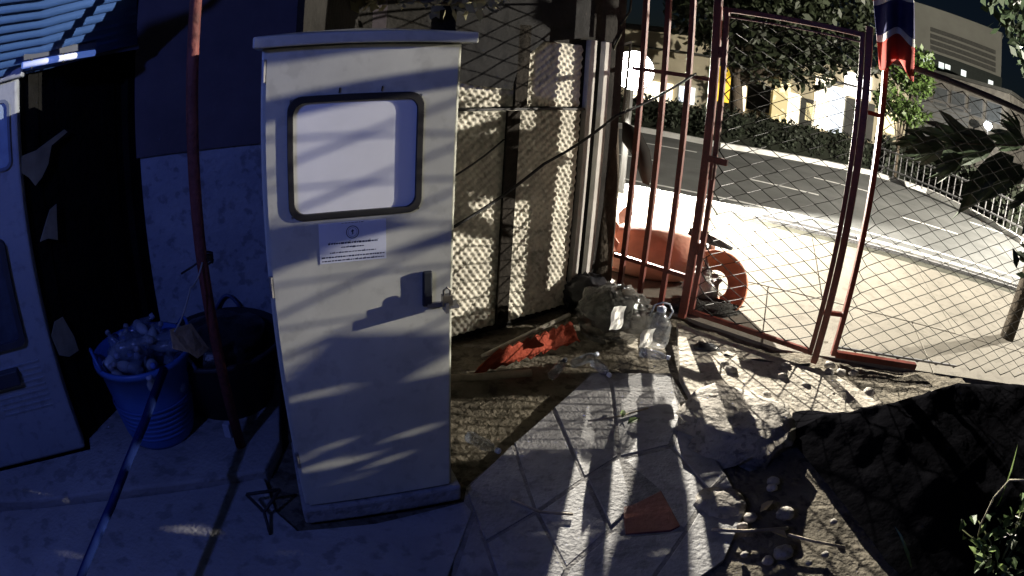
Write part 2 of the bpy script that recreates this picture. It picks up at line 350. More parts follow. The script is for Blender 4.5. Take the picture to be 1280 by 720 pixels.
for xx in (wx0+.15, wx0+.28): MB().tube([CM(xx, .02, wz1+.012), CM(xx+.002, .022, wz1+.028)], .002, 5).build('screw', M_dark, cab)

# ================================================================== GATE AND FENCE
M_red = mat('red_oxide_paint', (.115, .022, .014), .45, .35, 9, .15, 60, spots=.3)
M_wire = mat('mesh_wire', (.018, .017, .016), .75, .3, 20, spec=.1)
GL = np.array([1.235, 3.885, 0]); GR = np.array([2.125, 3.215, 0]); GV = GR-GL; GLEN = np.linalg.norm(GV); GA = math.atan2(GV[1], GV[0]); GHt = 2.27
def chain(mb, P, ang, length, z0, z1, cell=.098, r=.006):
    """chain-link: zig-zag wires that hook each other, z0/z1 may be functions of the run"""
    M = frame(P, ang); n = int(length/cell)+1
    f0 = z0 if callable(z0) else (lambda a: z0); f1 = z1 if callable(z1) else (lambda a: z1)
    for i in range(n):
        a = i*cell; za, zb = f0(a), f1(a); pts = []; k = 0; z = za
        while z <= zb+1e-6:
            aa = a+(cell/2 if (k+i) % 2 else -cell/2)*1.02; pts.append(M(min(max(aa, 0), length), .0035*(1 if k % 2 else -1), z)); z += cell/2; k += 1
        if len(pts) > 1: mb.tube(pts, r, 4, False)
    return mb
gt = thing('chain_link_gate', 'red tube framed gate leaf filled with chain link mesh', 'gate', (GL[0], GL[1], 0), rz=GA)
LM = lambda a, b, c: (a, -b, c)
def sq(a0, a1, b0, b1, z0, z1): return MB().box((a0, b0, z0), (a1, b1, z1), LM)
sq(.0, .055, -.025, .025, .0, GHt+.25).build('hinge_post', M_red, gt, bevel=.004)
sq(.075, .11, -.018, .018, .05, GHt).build('stile', M_red, gt, bevel=.003)
sq(GLEN-.075, GLEN-.04, -.018, .018, .05, GHt).build('stile', M_red, gt, bevel=.003)
sq(.11, GLEN-.075, -.016, .016, GHt-.035, GHt).build('top_rail', M_red, gt, bevel=.003)
sq(.11, GLEN-.075, -.016, .016, .05, .085).build('bottom_rail', M_red, gt, bevel=.003)
sq(.11, GLEN-.075, -.006, .006, GHt-.075, GHt-.063).build('mesh_rod', M_red, gt)
chain(MB(), (0, 0, 0), 0, GLEN-.19, .085, GHt-.04).build('chain_link_mesh', M_wire, gt, loc=(.113, 0, 0))
for z in (.5, 1.9): sq(.055, .075, -.02, .02, z, z+.08).build('hinge', M_red, gt)
bz = 1.17
b = MB().box((.055, .02, bz), (.20, .06, bz+.045), LM); b.box((.075, .02, bz-.12), (.10, .05, bz), LM).build('latch_bracket', M_red, gt, bevel=.004)
# right post pair carrying the flag, and the fence beyond
FP = np.array([GR[0], GR[1], 0])
pt = thing('gate_post', 'red double gate post standing beside the drooping flag', 'post', (FP[0], FP[1], 0), rz=GA)
sq(-.035, .015, -.025, .025, 0, GHt+.05).build('post', M_red, pt, bevel=.004)
FA = math.atan2(-.29, 1.11); F0 = np.array([2.335, 3.315, 0])
fn = thing('chain_link_fence', 'chain link fence panel on red frame right of the double gate post', 'fence', (F0[0], F0[1], 0), rz=FA)
sq(-.02, .02, -.02, .02, .01, GHt+.35).build('post', M_red, fn, bevel=.004)
MB().bar((-.02, 0, .33), LM(-.19, .02, .33), .03).build('brace', M_red, fn)
MB().bar((-.02, 0, 1.75), LM(-.19, .02, 1.75), .03).build('brace', M_red, fn)
sq(.02, .78, -.03, .02, .0, .045).build('base_rail', M_red, fn, bevel=.004)
sq(.02, 1.2, -.008, .008, .07, .085).build('tension_rod', M_steel, fn)
ftop = lambda a: GHt-.12+.02*a
chain(MB(), (0, 0, 0), 0, 5.2, .06, 2.12, .1, .0052).build('chain_link_mesh', M_wire, fn, loc=(.03, 0, 0))
MB().tube([(0, 0, 2.15), (5.3, 0, 2.15)], .024).build('top_rail', mat('fence_rail_dark', (.06, .05, .05), .6), fn)
for a in (2.9, 5.25): MB().tube([(a, .03, -.05), (a, .03, 2.17)], .025).build('post', M_red, fn)
# bar panel left of the gate
bp = thing('bar_panel', 'fixed panel of upright red iron bars beside the chain link gate', 'gate', (GL[0], GL[1], 0), rz=GA)
for a in (-.16, -.345, -.52): sq(a-.019, a+.019, -.019, .019, .02, GHt+.25).build('bar', M_red, bp, bevel=.003)
sq(-.6, .0, -.016, .016, .30, .33).build('bottom_rail', M_red, bp, bevel=.003)
sq(-.6, .0, -.016, .016, 1.72, 1.75).build('middle_rail', M_red, bp, bevel=.003)
sq(-.6, .0, -.016, .016, GHt+.2, GHt+.24).build('top_rail', M_red, bp, bevel=.003)
# flag
FB = R(1112, 40, 3.95)
fg = thing('flag', 'limp red white and blue striped flag hanging from the fence post top', 'flag', (F0[0], F0[1], 0))
base = F0+np.array([0, 0, 0])
def flagpt(u, v):     # u along the hang, v across the gathered folds
    x = 1090+50*v+10*u-8*u*u*v; y = -14+98*u-26*v*(1-u)+10*math.sin(v*7+1)*u
    return R(x, y, 3.90+.05*math.sin(v*11+u*2)+.04*math.sin(u*5)) - base
stripes = [('red_stripe', 0, .2, 0), ('white_stripe', .2, .26, 1), ('blue_stripe', .26, .6, 2), ('white_stripe', .6, .68, 1), ('red_stripe', .68, 1, 0)]
cols = [mat('flag_red', (.42, .04, .025), .85, .15), mat('flag_white', (.6, .6, .6), .85, .1), mat('flag_blue', (.03, .035, .12), .85, .2)]
for nm, u0, u1, c in stripes:
    m_ = MB(); nu, nv = 8, 28
    def sl(uu, v): return uu+.42*(v-.5)*(.3 if uu > .05 else 0)+0
    for i in range(nu+1):
        for j in range(nv+1): m_.v.append(tuple(flagpt(max(0, sl(u0+(u1-u0)*i/nu, j/nv)), j/nv)))
    m_.f = [(i*(nv+1)+j, i*(nv+1)+j+1, (i+1)*(nv+1)+j+1, (i+1)*(nv+1)+j) for i in range(nu) for j in range(nv)]
    o = m_.build(nm, cols[c], fg, True); sdm = o.modifiers.new('thick', 'SOLIDIFY'); sdm.thickness = .003
MB().tube([(-.0, 0, 2.1), (.02, .0, 2.9)], .012).build('stick', M_red, fg)

# ================================================================== WOVEN WALL, CORNER AND TRUNK
WP = np.array([-.353, 3.316, 0]); WQ = np.array([.38, 3.913, 0]); WA = math.atan2(WQ[1]-WP[1], WQ[0]-WP[0]); WL = np.linalg.norm(WQ-WP)
M_weave = mat('woven_panel', (.58, .555, .48), .85, .38, 3.5, spots=.3, detail=10); M_board = mat('dark_board', (.02, .019, .018), .9, .4, 5, .4, 40)
wt = thing('woven_wall', 'pale woven matting wall between the grey cabinet and the gate bars', 'wall', (WP[0], WP[1], 0), rz=WA)
MB().box((-.62, -.12, -.1), (WL+.42, -.04, 3.2), LM).build('backing', M_board, wt)
c0 = np.array([CP[0], CP[1], 0])+np.array([-math.sin(CA), math.cos(CA), 0])*.5+np.array([math.cos(CA), math.sin(CA), 0])*.12-np.array([WP[0], WP[1], 0])
lx, ly = c0[0]*math.cos(-WA)-c0[1]*math.sin(-WA), c0[0]*math.sin(-WA)+c0[1]*math.cos(-WA)
MB().bar((-.6, .08, 1.5), (lx, ly, 1.5), 3.1, .03, (0, 0, 1)).build('light_baffle', M_board, wt)  # unseen board added to keep street light off the painted wall
ztop = 1.415; P_w = np.array([WP[0], WP[1], 0]); n_w = (math.sin(WA), -math.cos(WA), 0)
for a0, a1 in ((-.55, WL),):
    for z0, z1, bo in ((.02, ztop, 0), (ztop+.012, 1.86, -.02)):
        mb = MB(); st_ = .0072; nu = int((a1-a0)/st_); nv = int((z1-z0)/st_)
        for i in range(nu+1):
            for j in range(nv+1):
                a = a0+(a1-a0)*i/nu; z = z0+(z1-z0)*j/nv; p = (a*.8+z*.6); q = (-a*.6+z*.8)
                wob = .5*noise2(a*4, z*4); hgt = .0042*math.sin(p*2*math.pi/.036+wob)+.0042*math.sin(q*2*math.pi/.042-wob)+.004*noise2(a*6, z*5)
                edge_ = min(i, nu-i, j, nv-j); mb.v.append(LM(a, bo+(hgt if edge_ > 0 else -.035), z))
        mb.f = [(i*(nv+1)+j, (i+1)*(nv+1)+j, (i+1)*(nv+1)+j+1, i*(nv+1)+j+1) for i in range(nu) for j in range(nv)]
        mb.build('panel', M_weave, wt, True)
MB().box((-.55, -.04, ztop), (WL+.1, .006, ztop+.011), LM).build('seam_batten', M_dark, wt)
for z0, z1, ao in ((.03, ztop-.004, 0), (ztop+.016, 1.95, .045)):  # dark strips built in place of the gate post's shadow on the matting
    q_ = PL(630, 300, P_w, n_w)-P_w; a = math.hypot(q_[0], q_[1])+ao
    MB().box((a-.048, .008, z0), (a+.048, .03, z1), LM).build('upright', mat('post_shadow_tone', (.022, .019, .016), .9, .4, 9, .5, 40), wt, bevel=.004)
for a in (WL+.03, WL+.17): MB().box((a, -.03, .05), (a+.06, .015, 1.9), LM).build('corner_board', mat('pale_board', (.45, .44, .42), .8, .2, 5), wt, bevel=.003)
# dark panel put in for the shade across the top of the wall
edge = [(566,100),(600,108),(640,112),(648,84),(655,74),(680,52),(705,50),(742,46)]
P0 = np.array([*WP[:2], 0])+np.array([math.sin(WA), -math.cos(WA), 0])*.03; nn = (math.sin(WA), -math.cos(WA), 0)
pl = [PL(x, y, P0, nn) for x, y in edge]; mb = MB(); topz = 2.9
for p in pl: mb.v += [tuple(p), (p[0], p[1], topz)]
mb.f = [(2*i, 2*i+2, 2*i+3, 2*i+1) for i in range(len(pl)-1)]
o = tag(mb.build('wall_top_shade', mat('wall_top_shade_tone', (.014, .014, .015), .8, .4, 4, .6, 12)), 'dark panel standing for shade across the top of the woven wall', 'sheet'); s_ = o.modifiers.new('t', 'SOLIDIFY'); s_.thickness = .006
# dark trunk
tk = thing('tree_trunk', 'dark rough tree trunk standing between the woven wall and gate bars', 'tree', (.62, 4.27, 0))
mb = MB(); prof = []
pts = [(0, 0, -.1), (.0, 0, .3), (-.01, .01, .9), (-.04, .02, 1.5), (-.07, .02, 2.4), (-.08, .02, 3.4)]
mb.tube(pts, [.16, .13, .122, .09, .075, .07], 14)
mb.v = [(x*(1+.10*noise2(math.atan2(y, x)*2, z*3)), y*(1+.10*noise2(math.atan2(y, x)*2, z*3)), z) for x, y, z in mb.v]
mb.build('trunk', mat('dark_bark', (.045, .038, .03), .95, .5, 8, 1, 25), tk, True)
lf = [(778,150),(800,164),(812,188),(816,212),(811,232),(803,228),(797,208),(790,192),(778,176)]
q = [R(x, y, 5.15+.03*math.sin(i))-np.array([.62, 4.27, 0]) for i, (x, y) in enumerate(lf)]
o = MB().add(q+[sum(q)/len(q)+np.array([0, -.05, 0])], [(i, (i+1) % 9, 9) for i in range(9)]).build('dead_frond', mat('dead_frond', (.01, .009, .008), .9, .4, 8), tk, True); o.modifiers.new('t', 'SOLIDIFY').thickness = .008
MB().tube([(.05, .05, 1.9), (.2, .5, 1.95), tuple(q[0])], .014, 6).build('frond_stalk', mat('dead_frond', (.01, .009, .008)), tk, True)
mb = MB()
for i in range(9):
    a = i*.7; z = .15+.27*i; mb.tube([(.1*math.cos(a), .1*math.sin(a), z), (.14*math.cos(a+.4), .14*math.sin(a+.4), z+.12), (.10*math.cos(a+1), .10*math.sin(a+1), z+.25)], .008, 5)
mb.build('creeper_stem', mat('creeper', (.05, .05, .035), .9), tk, True)
# cables
def cable(pts, r, label, m=M_dark, nm='cable', cat='cable', grp=None, n=6):
    p = [Vector(map(float, q)) for q in pts]; out = []
    for i in range(len(p)-1):
        for k in range(6):
            t_ = k/6; q = p[i].lerp(p[i+1], t_); out.append(q-Vector((0, 0, .02*math.sin(math.pi*t_))))
    out.append(p[-1]); o = MB().tube(out, r, n).build(nm, m, None, True); return tag(o, label, cat, grp)
cable([R(870, 92, 3.95), R(770, 145, 3.6), R(680, 205, 3.3), R(565, 285, 2.95)], .009, 'taut dark cable running from the gate bars down towards the cabinet')
cable([R(640, 165, 3.62), R(565, 222, 3.05)], .006, 'thin dark strand standing for a shadow line across the woven wall')  # second strand is a shadow line on the wall, modelled solid

# ================================================================== LEFT SIDE: walls, sheet, awning, kiosk, pole
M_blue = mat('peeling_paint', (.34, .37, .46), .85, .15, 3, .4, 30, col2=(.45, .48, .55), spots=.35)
B0 = G(205, 468); B1 = G(345, 440)
BA = rad(22); Bn = (math.sin(BA), -math.cos(BA), 0); BM = frame((B0[0], B0[1], 0), BA)
zt = PL(205, 193, B0, Bn)[2]
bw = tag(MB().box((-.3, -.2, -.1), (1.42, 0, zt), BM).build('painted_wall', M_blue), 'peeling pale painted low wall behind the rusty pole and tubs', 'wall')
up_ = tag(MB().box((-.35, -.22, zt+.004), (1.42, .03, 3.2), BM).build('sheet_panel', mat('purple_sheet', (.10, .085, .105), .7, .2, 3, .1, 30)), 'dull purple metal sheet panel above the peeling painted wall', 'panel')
# black side wall left of the tub
D0 = G(96, 578); D1 = np.array([B0[0], B0[1], 0]); DA = math.atan2(D1[1]-D0[1], D1[0]-D0[0]); DL = np.linalg.norm(D1-D0); DM = frame(D0, DA)
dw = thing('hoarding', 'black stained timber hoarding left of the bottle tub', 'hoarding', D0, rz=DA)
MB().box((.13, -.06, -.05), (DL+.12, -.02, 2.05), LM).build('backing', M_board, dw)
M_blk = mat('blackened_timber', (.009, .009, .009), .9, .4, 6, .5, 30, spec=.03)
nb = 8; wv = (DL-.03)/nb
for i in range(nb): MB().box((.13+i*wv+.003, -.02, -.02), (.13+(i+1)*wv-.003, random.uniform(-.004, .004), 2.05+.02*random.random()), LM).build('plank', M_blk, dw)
dn = (math.sin(DA), -math.cos(DA), 0); Dp = D0+np.array(dn)*.022
for pts in ([(27,195),(45,188),(58,178),(80,162),(84,165),(64,182),(60,205),(52,222),(44,232),(36,222),(26,216)], [(62,262),(70,255),(72,300),(60,298),(50,302)], [(68,402),(78,396),(92,420),(98,438),(86,446),(74,444),(64,420)]):  # pale shapes put in for street light falling on the planks
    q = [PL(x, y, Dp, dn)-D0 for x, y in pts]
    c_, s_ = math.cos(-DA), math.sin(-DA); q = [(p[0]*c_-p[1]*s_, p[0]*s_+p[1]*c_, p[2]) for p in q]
    n = len(q); vs = q+[(a, b-.004, c) for a, b, c in q]; o = MB().add(vs, [tuple(range(n)), tuple(range(2*n-1, n-1, -1))]+[(i, n+i, n+(i+1) % n, (i+1) % n) for i in range(n)]).build('paper_or_light_patch', mat('light_patch_tone', (.30, .28, .21), .9, .25, 9), dw); o['label'] = 'pale patch standing for lamplight on the black timber'
MB().box((DL-.07, -.02, 0), (DL+.05, .05, 3.0), LM).build('post', M_blk, dw)
# kiosk at the left edge
KP = G(111, 570); KAg = rad(40); kk = thing('metal_kiosk', 'blue grey steel kiosk with a rounded window beside the black hoarding', 'kiosk', KP, rz=KAg)
M_kio = mat('kiosk_paint', (.29, .32, .37), .5, .12, 3, .12, 50, spots=.2); KT = 1.86; KW = 1.1
Kn = (math.sin(KAg), -math.cos(KAg), 0); 
def KF(a, b, c): return (a, -b, c)
MB().box((-KW, -.38, .05), (0, 0, KT), KF).build('body', M_kio, kk, bevel=.015)
MB().box((-KW-.03, -.4, KT), (.03, .04, KT+.05), KF).build('roof', M_kio, kk, bevel=.008)
MB().box((-KW, -.36, .0), (.04, .03, .05), KF).build('plinth', M_conc, kk, bevel=.01)
def kuv(x, y):
    p = PL(x, y, KP, Kn)-KP; return p[0]*math.cos(KAg)+p[1]*math.sin(KAg), p[2]
a1, z1 = kuv(12, 122); a2, z2 = kuv(9, 212)
def kring(nm, x0, x1, z0, z1, w, b0, b1, m, par):
    ou, inn = rrect(x0, x1, z0, z1, .04), rrect(x0+w, x1-w, z0+w, z1-w, .03); mb = MB(); n = len(ou)
    vs = [KF(p[0], b, p[1]) for b in (b0, b1) for p in ou]+[KF(p[0], b, p[1]) for b in (b0, b1) for p in inn]; f = []
    for k in range(n):
        j = (k+1) % n; f += [(n+k, n+j, 3*n+j, 3*n+k), (k, j, n+j, n+k), (2*n+k, 3*n+k, 3*n+j, 2*n+j)]
    return mb.add(vs, f).build(nm, m, par)
kwn = kring('window', a1-.42, a1, z2, z1, .014, .0, .014, mat('kiosk_trim', (.12, .15, .22), .6), kk)
MB().add([KF(p[0], .004, p[1]) for p in rrect(a1-.41, a1-.01, z2+.01, z1-.01, .03)], [tuple(range(28))]).build('pane', mat('kiosk_glass', (.30, .40, .55), .15, coat=.6), kwn)
a3, z3 = kuv(20, 292); a4, z4 = kuv(34, 428)
kp = kring('panel_frame', a4-.5, a4, z4, z3, .03, .0, .03, mat('kiosk_black', (.035, .04, .055), .5), kk)
MB().box((a4-.47, .001, z4+.03), (a4-.03, .008, z3-.03), KF).build('screen', mat('dark_screen', (.05, .065, .10), .15, .4, 8), kp)
MB().box((a4-.3, .0, z4-.18), (a4-.1, .05, z4-.1), KF).build('tray', mat('kiosk_black', (.03, .03, .04)), kk, bevel=.008)
for i in range(9): MB().box((-.42, .0, .34+.03*i), (-.1, .006, .348+.03*i), KF).build('vent_slat', M_kio, kk)
# awning above the kiosk with its tube lamp
aw = thing('awning', 'blue corrugated sheet awning above the steel kiosk', 'awning', (0, 0, 0))
mb = MB(); nu, nv = 48, 6
e0 = [R(-70, 118, 2.6), R(60, 86, 2.75), R(172, 58, 3.0)]; e1 = [R(-70, -40, 1.9), R(60, -50, 2.05), R(172, -70, 2.3)]
for i in range(nu+1):
    t_ = i/nu; k = min(int(t_*2), 1); f = t_*2-k
    for j in range(nv+1):
        v = j/nv; p = (e0[k]*(1-f)+e0[k+1]*f)*(1-v)+(e1[k]*(1-f)+e1[k+1]*f)*v; mb.v.append((p[0], p[1], p[2]+.012*math.sin(j*math.pi)))
mb = MB(); nv = 60; nu = 8
for i in range(nu+1):
    t_ = i/nu; k = min(int(t_*2), 1); f = t_*2-k
    for j in range(nv+1):
        v = j/nv; p = (e0[k]*(1-f)+e0[k+1]*f)*(1-v)+(e1[k]*(1-f)+e1[k+1]*f)*v; mb.v.append((p[0], p[1], p[2]+.012*math.sin(j*1.25)))
mb.f = [(i*(nv+1)+j, i*(nv+1)+j+1, (i+1)*(nv+1)+j+1, (i+1)*(nv+1)+j) for i in range(nu) for j in range(nv)]
o = mb.build('sheet', mat('blue_sheet', (.045, .11, .32), .55, .15, 3), aw, True); o.modifiers.new('t', 'SOLIDIFY').thickness = .004
MB().bar(e0[0], e0[2], .03).build('edge_beam', mat('beam_dark', (.06, .07, .1), .7), aw)
tl = thing('tube_lamp', 'dim blue white tube lamp fitting under the awning edge', 'lamp', (0, 0, 0))
q0, q1 = R(28, 82, 2.55), R(118, 66, 2.75)
MB().tube([q0, q1], .015, 10).build('tube', mat('tube_glow', (.8, .9, 1), emit=(.15, .3, 1), estr=.35), tl, True)
MB().bar(q0+np.array([0, 0, .035]), q1+np.array([0, 0, .035]), .03).build('batten', mat('beam_dark', (.06, .07, .1)), tl)
for t_ in (.12, .55): p = q0*(1-t_)+q1*t_; MB().tube([p+np.array([0, 0, -.02]), p+np.array([0, 0, .09])], .008).build('clip', M_dark, tl)
# second tube lamp of the awning row, nearer and beside the camera
t2 = thing('tube_lamp', 'bright blue white tube lamp under the near end of the awning row', 'lamp', (-1.5, -.35, 2.45))
MB().tube([(-.3, .25, 0), (.3, -.25, 0)], .016, 10).build('tube', mat('tube_glow_bright', (.8, .9, 1), emit=(.3, .5, 1), estr=6), t2, True)
MB().bar((-.32, .27, .03), (.32, -.27, .03), .03).build('batten', M_steel, t2)
lamp('tube_light', (0, 0, -.04), POWER_TUBE, (.15, .235, 1.0), .03, t2)
# rusty pole with tied wire
pb = G(301, 557, .05); po = thing('rusty_pole', 'leaning rusty red steel pole beside the tall cabinet', 'pole', (pb[0], pb[1], .05))
ptop = R(245, 0, 2.28); 
MB().tube([(0, 0, -.02), tuple((ptop-np.array([pb[0], pb[1], .05]))*.5+np.array([-.012, 0, 0])), tuple(ptop-np.array([pb[0], pb[1], .05])), tuple((ptop-np.array([pb[0], pb[1], .05]))*1.25)], .026, 12).build('tube', mat('rust_paint', (.16, .045, .04), .7, .35, 7, .4, 50, spots=.3), po, True)
w = R(256, 322, 2.33)-np.array([pb[0], pb[1], .05]); mb = MB()
for i in range(4):
    mb.tube([tuple(w+np.array([.036*math.cos(a*.8), .036*math.sin(a*.8), .012*i-.02+.004*math.sin(a+i)])) for a in range(9)], .005, 5)
mb.tube([w, w+np.array([-.05, -.03, -.03]), w+np.array([-.11, -.04, -.06])], .005, 5).build('wire_tie', M_dark, po, True)
cable([R(253, 328, 2.28), R(238, 360, 2.2), R(218, 415, 2.15)], .004, 'thin pale cord hanging from the wire tie on the pole', mat('pale_cord', (.3, .3, .3), .9), 'cord', 'cord')

# ------------------------------------------------------------------ tub of bottles
M_tub = mat('blue_plastic', (.05, .13, .42), .4, .15, 5)
TB = G(200, 540, .05); TBH = .47; R0, R1 = .18, .262
tub = thing('plastic_tub', 'blue plastic tub heaped with empty bottles below the hoarding', 'tub', (TB[0], TB[1]+.03, .05))
MB().lathe([(.001, 0), (R0, 0), (R0+.01, .02), (.215, .2), (.219, .215), (.216, .225), (R1, TBH), (R1+.015, TBH), (R1+.015, TBH-.03), (R1+.006, TBH-.03), (R1+.006, TBH-.02), (R1-.012, TBH-.02), (R0, .03), (.001, .025)], 36).build('body', M_tub, tub, True)
for s in (-1, 1): MB().tube([((R1+.01)*math.cos(a), (R1+.01)*math.sin(a), TBH+.07*math.sin((k)*math.pi/8)) for k in range(9) for a in [math.pi/2+.9+s*(1.57)+(k-4)*.09]], .009, 6).build('handle', M_tub, tub, True)
for i in range(7): MB().lathe([(.196+.0045*i, .06+.028*i), (.203+.0045*i, .066+.028*i), (.198+.0045*i, .074+.028*i)], 36).build('moulded_rib', M_tub, tub, True)
M_pet = mat('clear_plastic', (.22, .27, .38), .06, .3, 9, coat=1, trans=.6)
M_petb = mat('milky_plastic', (.38, .42, .5), .25, .15, 9, coat=.6)
def bottle(loc, rot, m, label, grp, s=1.0, cap=(.5, .55, .7)):
    b = thing('plastic_bottle', label, 'bottle', loc, grp); b.rotation_euler = rot; b.scale = (s, s, s)
    MB().lathe([(.001, 0), (.028, .002), (.032, .012), (.032, .05), (.029, .06), (.032, .07), (.032, .125), (.026, .15), (.013, .178), (.0125, .195)], 14).build('body', m, b, True)
    MB().lathe([(.015, .188), (.015, .206), (.013, .209), (.001, .209)], 12).build('cap', mat('cap_%d' % int(cap[0]*100), cap, .4), b, True)
    return b
for i in range(40):
    lay = i//20; a = i*2.4; rr = (.215, .175)[lay]*math.sqrt((i % 20+.5)/20)
    mid = Vector((TB[0]+rr*math.cos(a), TB[1]+.03+rr*math.sin(a), .05+TBH-(.10, .005)[lay]+random.uniform(-.02, .03)+(.05-.3*rr if lay else 0)))
    tl_ = random.uniform(.2, .8) if lay == 0 else random.uniform(.9, 1.6)
    rot = (tl_, 0, random.uniform(0, 6.28)) if lay == 0 else (tl_*random.choice((-1, 1)), 0, random.uniform(0, 6.28))
    d = Matrix.Rotation(rot[2], 3, 'Z') @ Matrix.Rotation(rot[0], 3, 'X') @ Vector((0, 0, .1)); c = mid-d
    bottle(tuple(c), rot, M_petb if i % 3 == 0 else M_pet, 'empty plastic bottle heaped in the blue tub', 'bottles in the tub', random.uniform(.85, 1.1), random.choice([(.3, .34, .5), (.08, .15, .5), (.2, .22, .3)]))
cb = thing('cardboard_piece', 'brown cardboard piece lying on the heaped bottles', 'cardboard', (0, 0, 0))
cq = [R(212, 412, 2.28), R(238, 404, 2.34), R(261, 436, 2.36), R(246, 448, 2.28), R(236, 441, 2.27), R(216, 436, 2.25)]
nrm = Vector(cq[2]-cq[0]).cross(Vector(cq[1]-cq[0])).normalized()*.006
n = len(cq); MB().add([tuple(p) for p in cq]+[tuple(Vector(p)+nrm) for p in cq], [tuple(range(n)), tuple(range(2*n-1, n-1, -1))]+[(i, n+i, n+(i+1) % n, (i+1) % n) for i in range(n)]).build('sheet', mat('cardboard', (.33, .25, .17), .9, .15, 6, .3, 60), cb)
# black tub behind with sack
T2 = G(275, 520, .05)
tb2 = thing('rubber_tub', 'large black rubber tub with looped handles behind the rusty pole', 'tub', (T2[0]-.02, T2[1]+.2, .05))
MB().lathe([(.001, 0), (.24, 0), (.33, .36), (.35, .36), (.35, .34), (.335, .33), (.25, .02), (.001, .02)], 36).build('body', mat('black_tub', (.02, .022, .03), .6), tb2, True)
for a0 in (1.9, 4.6, .3): MB().tube([(.345*math.cos(a0+(k-4)*.055), .345*math.sin(a0+(k-4)*.055), .36+.075*math.sin(k*math.pi/8)) for k in range(9)], .01, 6).build('handle', mat('tub_handle', (.06, .09, .2), .5), tb2, True)
def lump(mb, c, r, n=14, k=10, amp=.2, sc=3., squash=1.0):
    vs = []; c = np.array(c, float)
    for i in range(k+1):
        th = math.pi*i/k
        for j in range(n):
            ph = 2*math.pi*j/n; d = np.array([math.sin(th)*math.cos(ph), math.sin(th)*math.sin(ph), math.cos(th)])
            q = 1+amp*noise2(d[0]*sc+c[0]*5, d[1]*sc+d[2]*sc*1.3+c[1]*3)+amp*.5*noise2(d[2]*sc*2.3, d[0]*sc*2.1-d[1]*sc*1.7)
            vs.append(c+d*np.array(r)*q)
    return mb.add(vs, [(i*n+j, (i+1)*n+j, (i+1)*n+(j+1) % n, i*n+(j+1) % n) for i in range(k) for j in range(n)])
sk = tag(lump(MB(), (T2[0]-.02, T2[1]+.2, .38), (.27, .27, .12), 22, 14, .13).build('rubbish_sack', mat('black_polythene', (.015, .016, .02), .35, .3, 5, .6, 12), None, True), 'black polythene rubbish sack filling the rubber tub', 'sack')
tag(MB().box((-.02, -.02, 0), (.02, .02, .08)).build('plastic_cup', M_petb, None, bevel=.006, loc=tuple(G(287, 545, .05))), 'small pale carton standing at the foot of the rusty pole', 'carton')
# leaning dark pipe from the tub towards the camera
tag(MB().tube([R(205, 462, 2.12), R(180, 530, 1.85), R(140, 630, 1.56), R(92, 745, 1.32), R(60, 830, 1.2)], [.02, .018, .016, .014, .013], 12).build('plastic_pipe', mat('dark_blue_pipe', (.008, .016, .08), 1.0, spec=0), None, True), 'dark blue plastic pipe leaning out of the bottle tub', 'pipe')
# bent wire stand
mb = MB(); a, b_, c, d = G(308, 618, .09), G(350, 612, .08), G(330, 640, .05), G(338, 668, .01)
mb.tube([a, b_], .008, 6).tube([a, c, d], .008, 6).tube([b_, c], .008, 6)
tag(mb.build('wire_stand', M_dark, None, True), 'small bent black wire stand at the cabinet plinth corner', 'wire')

# ================================================================== RUBBISH AT THE GATE
M_stick = mat('weathered_wood', (.32, .28, .22), .9, .3, 9, .4, 40)
tag(MB().tube([G(603, 446, .06), G(660, 418, .09), G(712, 393, .13)], [.016, .015, .013], 8).build('bamboo_stick', mat('bamboo', (.42, .39, .33), .7, .25, 12), None, True), 'pale bamboo stick leaning along the foot of the woven wall', 'stick')
tag(MB().tube([G(545, 473, .03), G(600, 471, .035), G(664, 466, .03)], .022, 8).build('timber_offcut', M_stick, None, True), 'weathered round timber offcut lying in front of the red scrap sheet', 'timber')
rs = thing('scrap_sheet', 'rust red corrugated scrap sheet lying below the bamboo stick', 'scrap', (0, 0, 0))
c00, c10, c11, c01 = G(588, 470, .03), G(724, 425, .04), G(716, 402, .15), G(622, 440, .15); mb = MB(); n = 26
for i in range(n+1):
    for j in range(7):
        u, v = i/n, j/6; p = (c00*(1-u)+c10*u)*(1-v)+(c01*(1-u)+c11*u)*v; jag = random.uniform(-.012, .012) if j == 0 else 0
        mb.v.append((p[0]+jag, p[1]-abs(jag), p[2]+.012*math.sin(i*2.1)+jag))
mb.f = [(i*7+j, (i+1)*7+j, (i+1)*7+j+1, i*7+j+1) for i in range(n) for j in range(6)]
o = mb.build('sheet', mat('rust_red', (.27, .05, .028), .8, .4, 14, .5, 40), rs, True); o.modifiers.new('t', 'SOLIDIFY').thickness = .01
M_film = mat('clear_film', (.09, .09, .085), .12, .5, 8, 1.0, 14, coat=1, trans=.5)
M_blk2 = mat('black_polythene', (.015, .016, .02))
g = 'rubbish bags at the gate'
P = G(768, 440, 0); tag(lump(MB(), (P[0], P[1]+.2, .17), (.25, .2, .19), 34, 22, .13, 4).build('rubbish_bag', M_film, None, True), 'clear plastic rubbish bag slumped under the gate bars', 'bag', g)
P2 = G(762, 436, 0); tag(lump(MB(), (P2[0]+.02, P2[1]+.26, .14), (.16, .13, .13), 20, 14, .25, 5).build('rag_bundle', mat('dark_rag', (.06, .06, .055), .9, .5, 9, .6, 20), None, True), 'dark rag bundle inside the clear rubbish bag', 'rags')
P = G(735, 395, 0); tag(lump(MB(), (P[0], P[1]+.12, .12), (.2, .15, .14), 22, 14, .2, 4).build('rubbish_bag', M_blk2, None, True), 'black rubbish bag against the foot of the tree trunk', 'bag', g)
P = G(862, 436, 0)
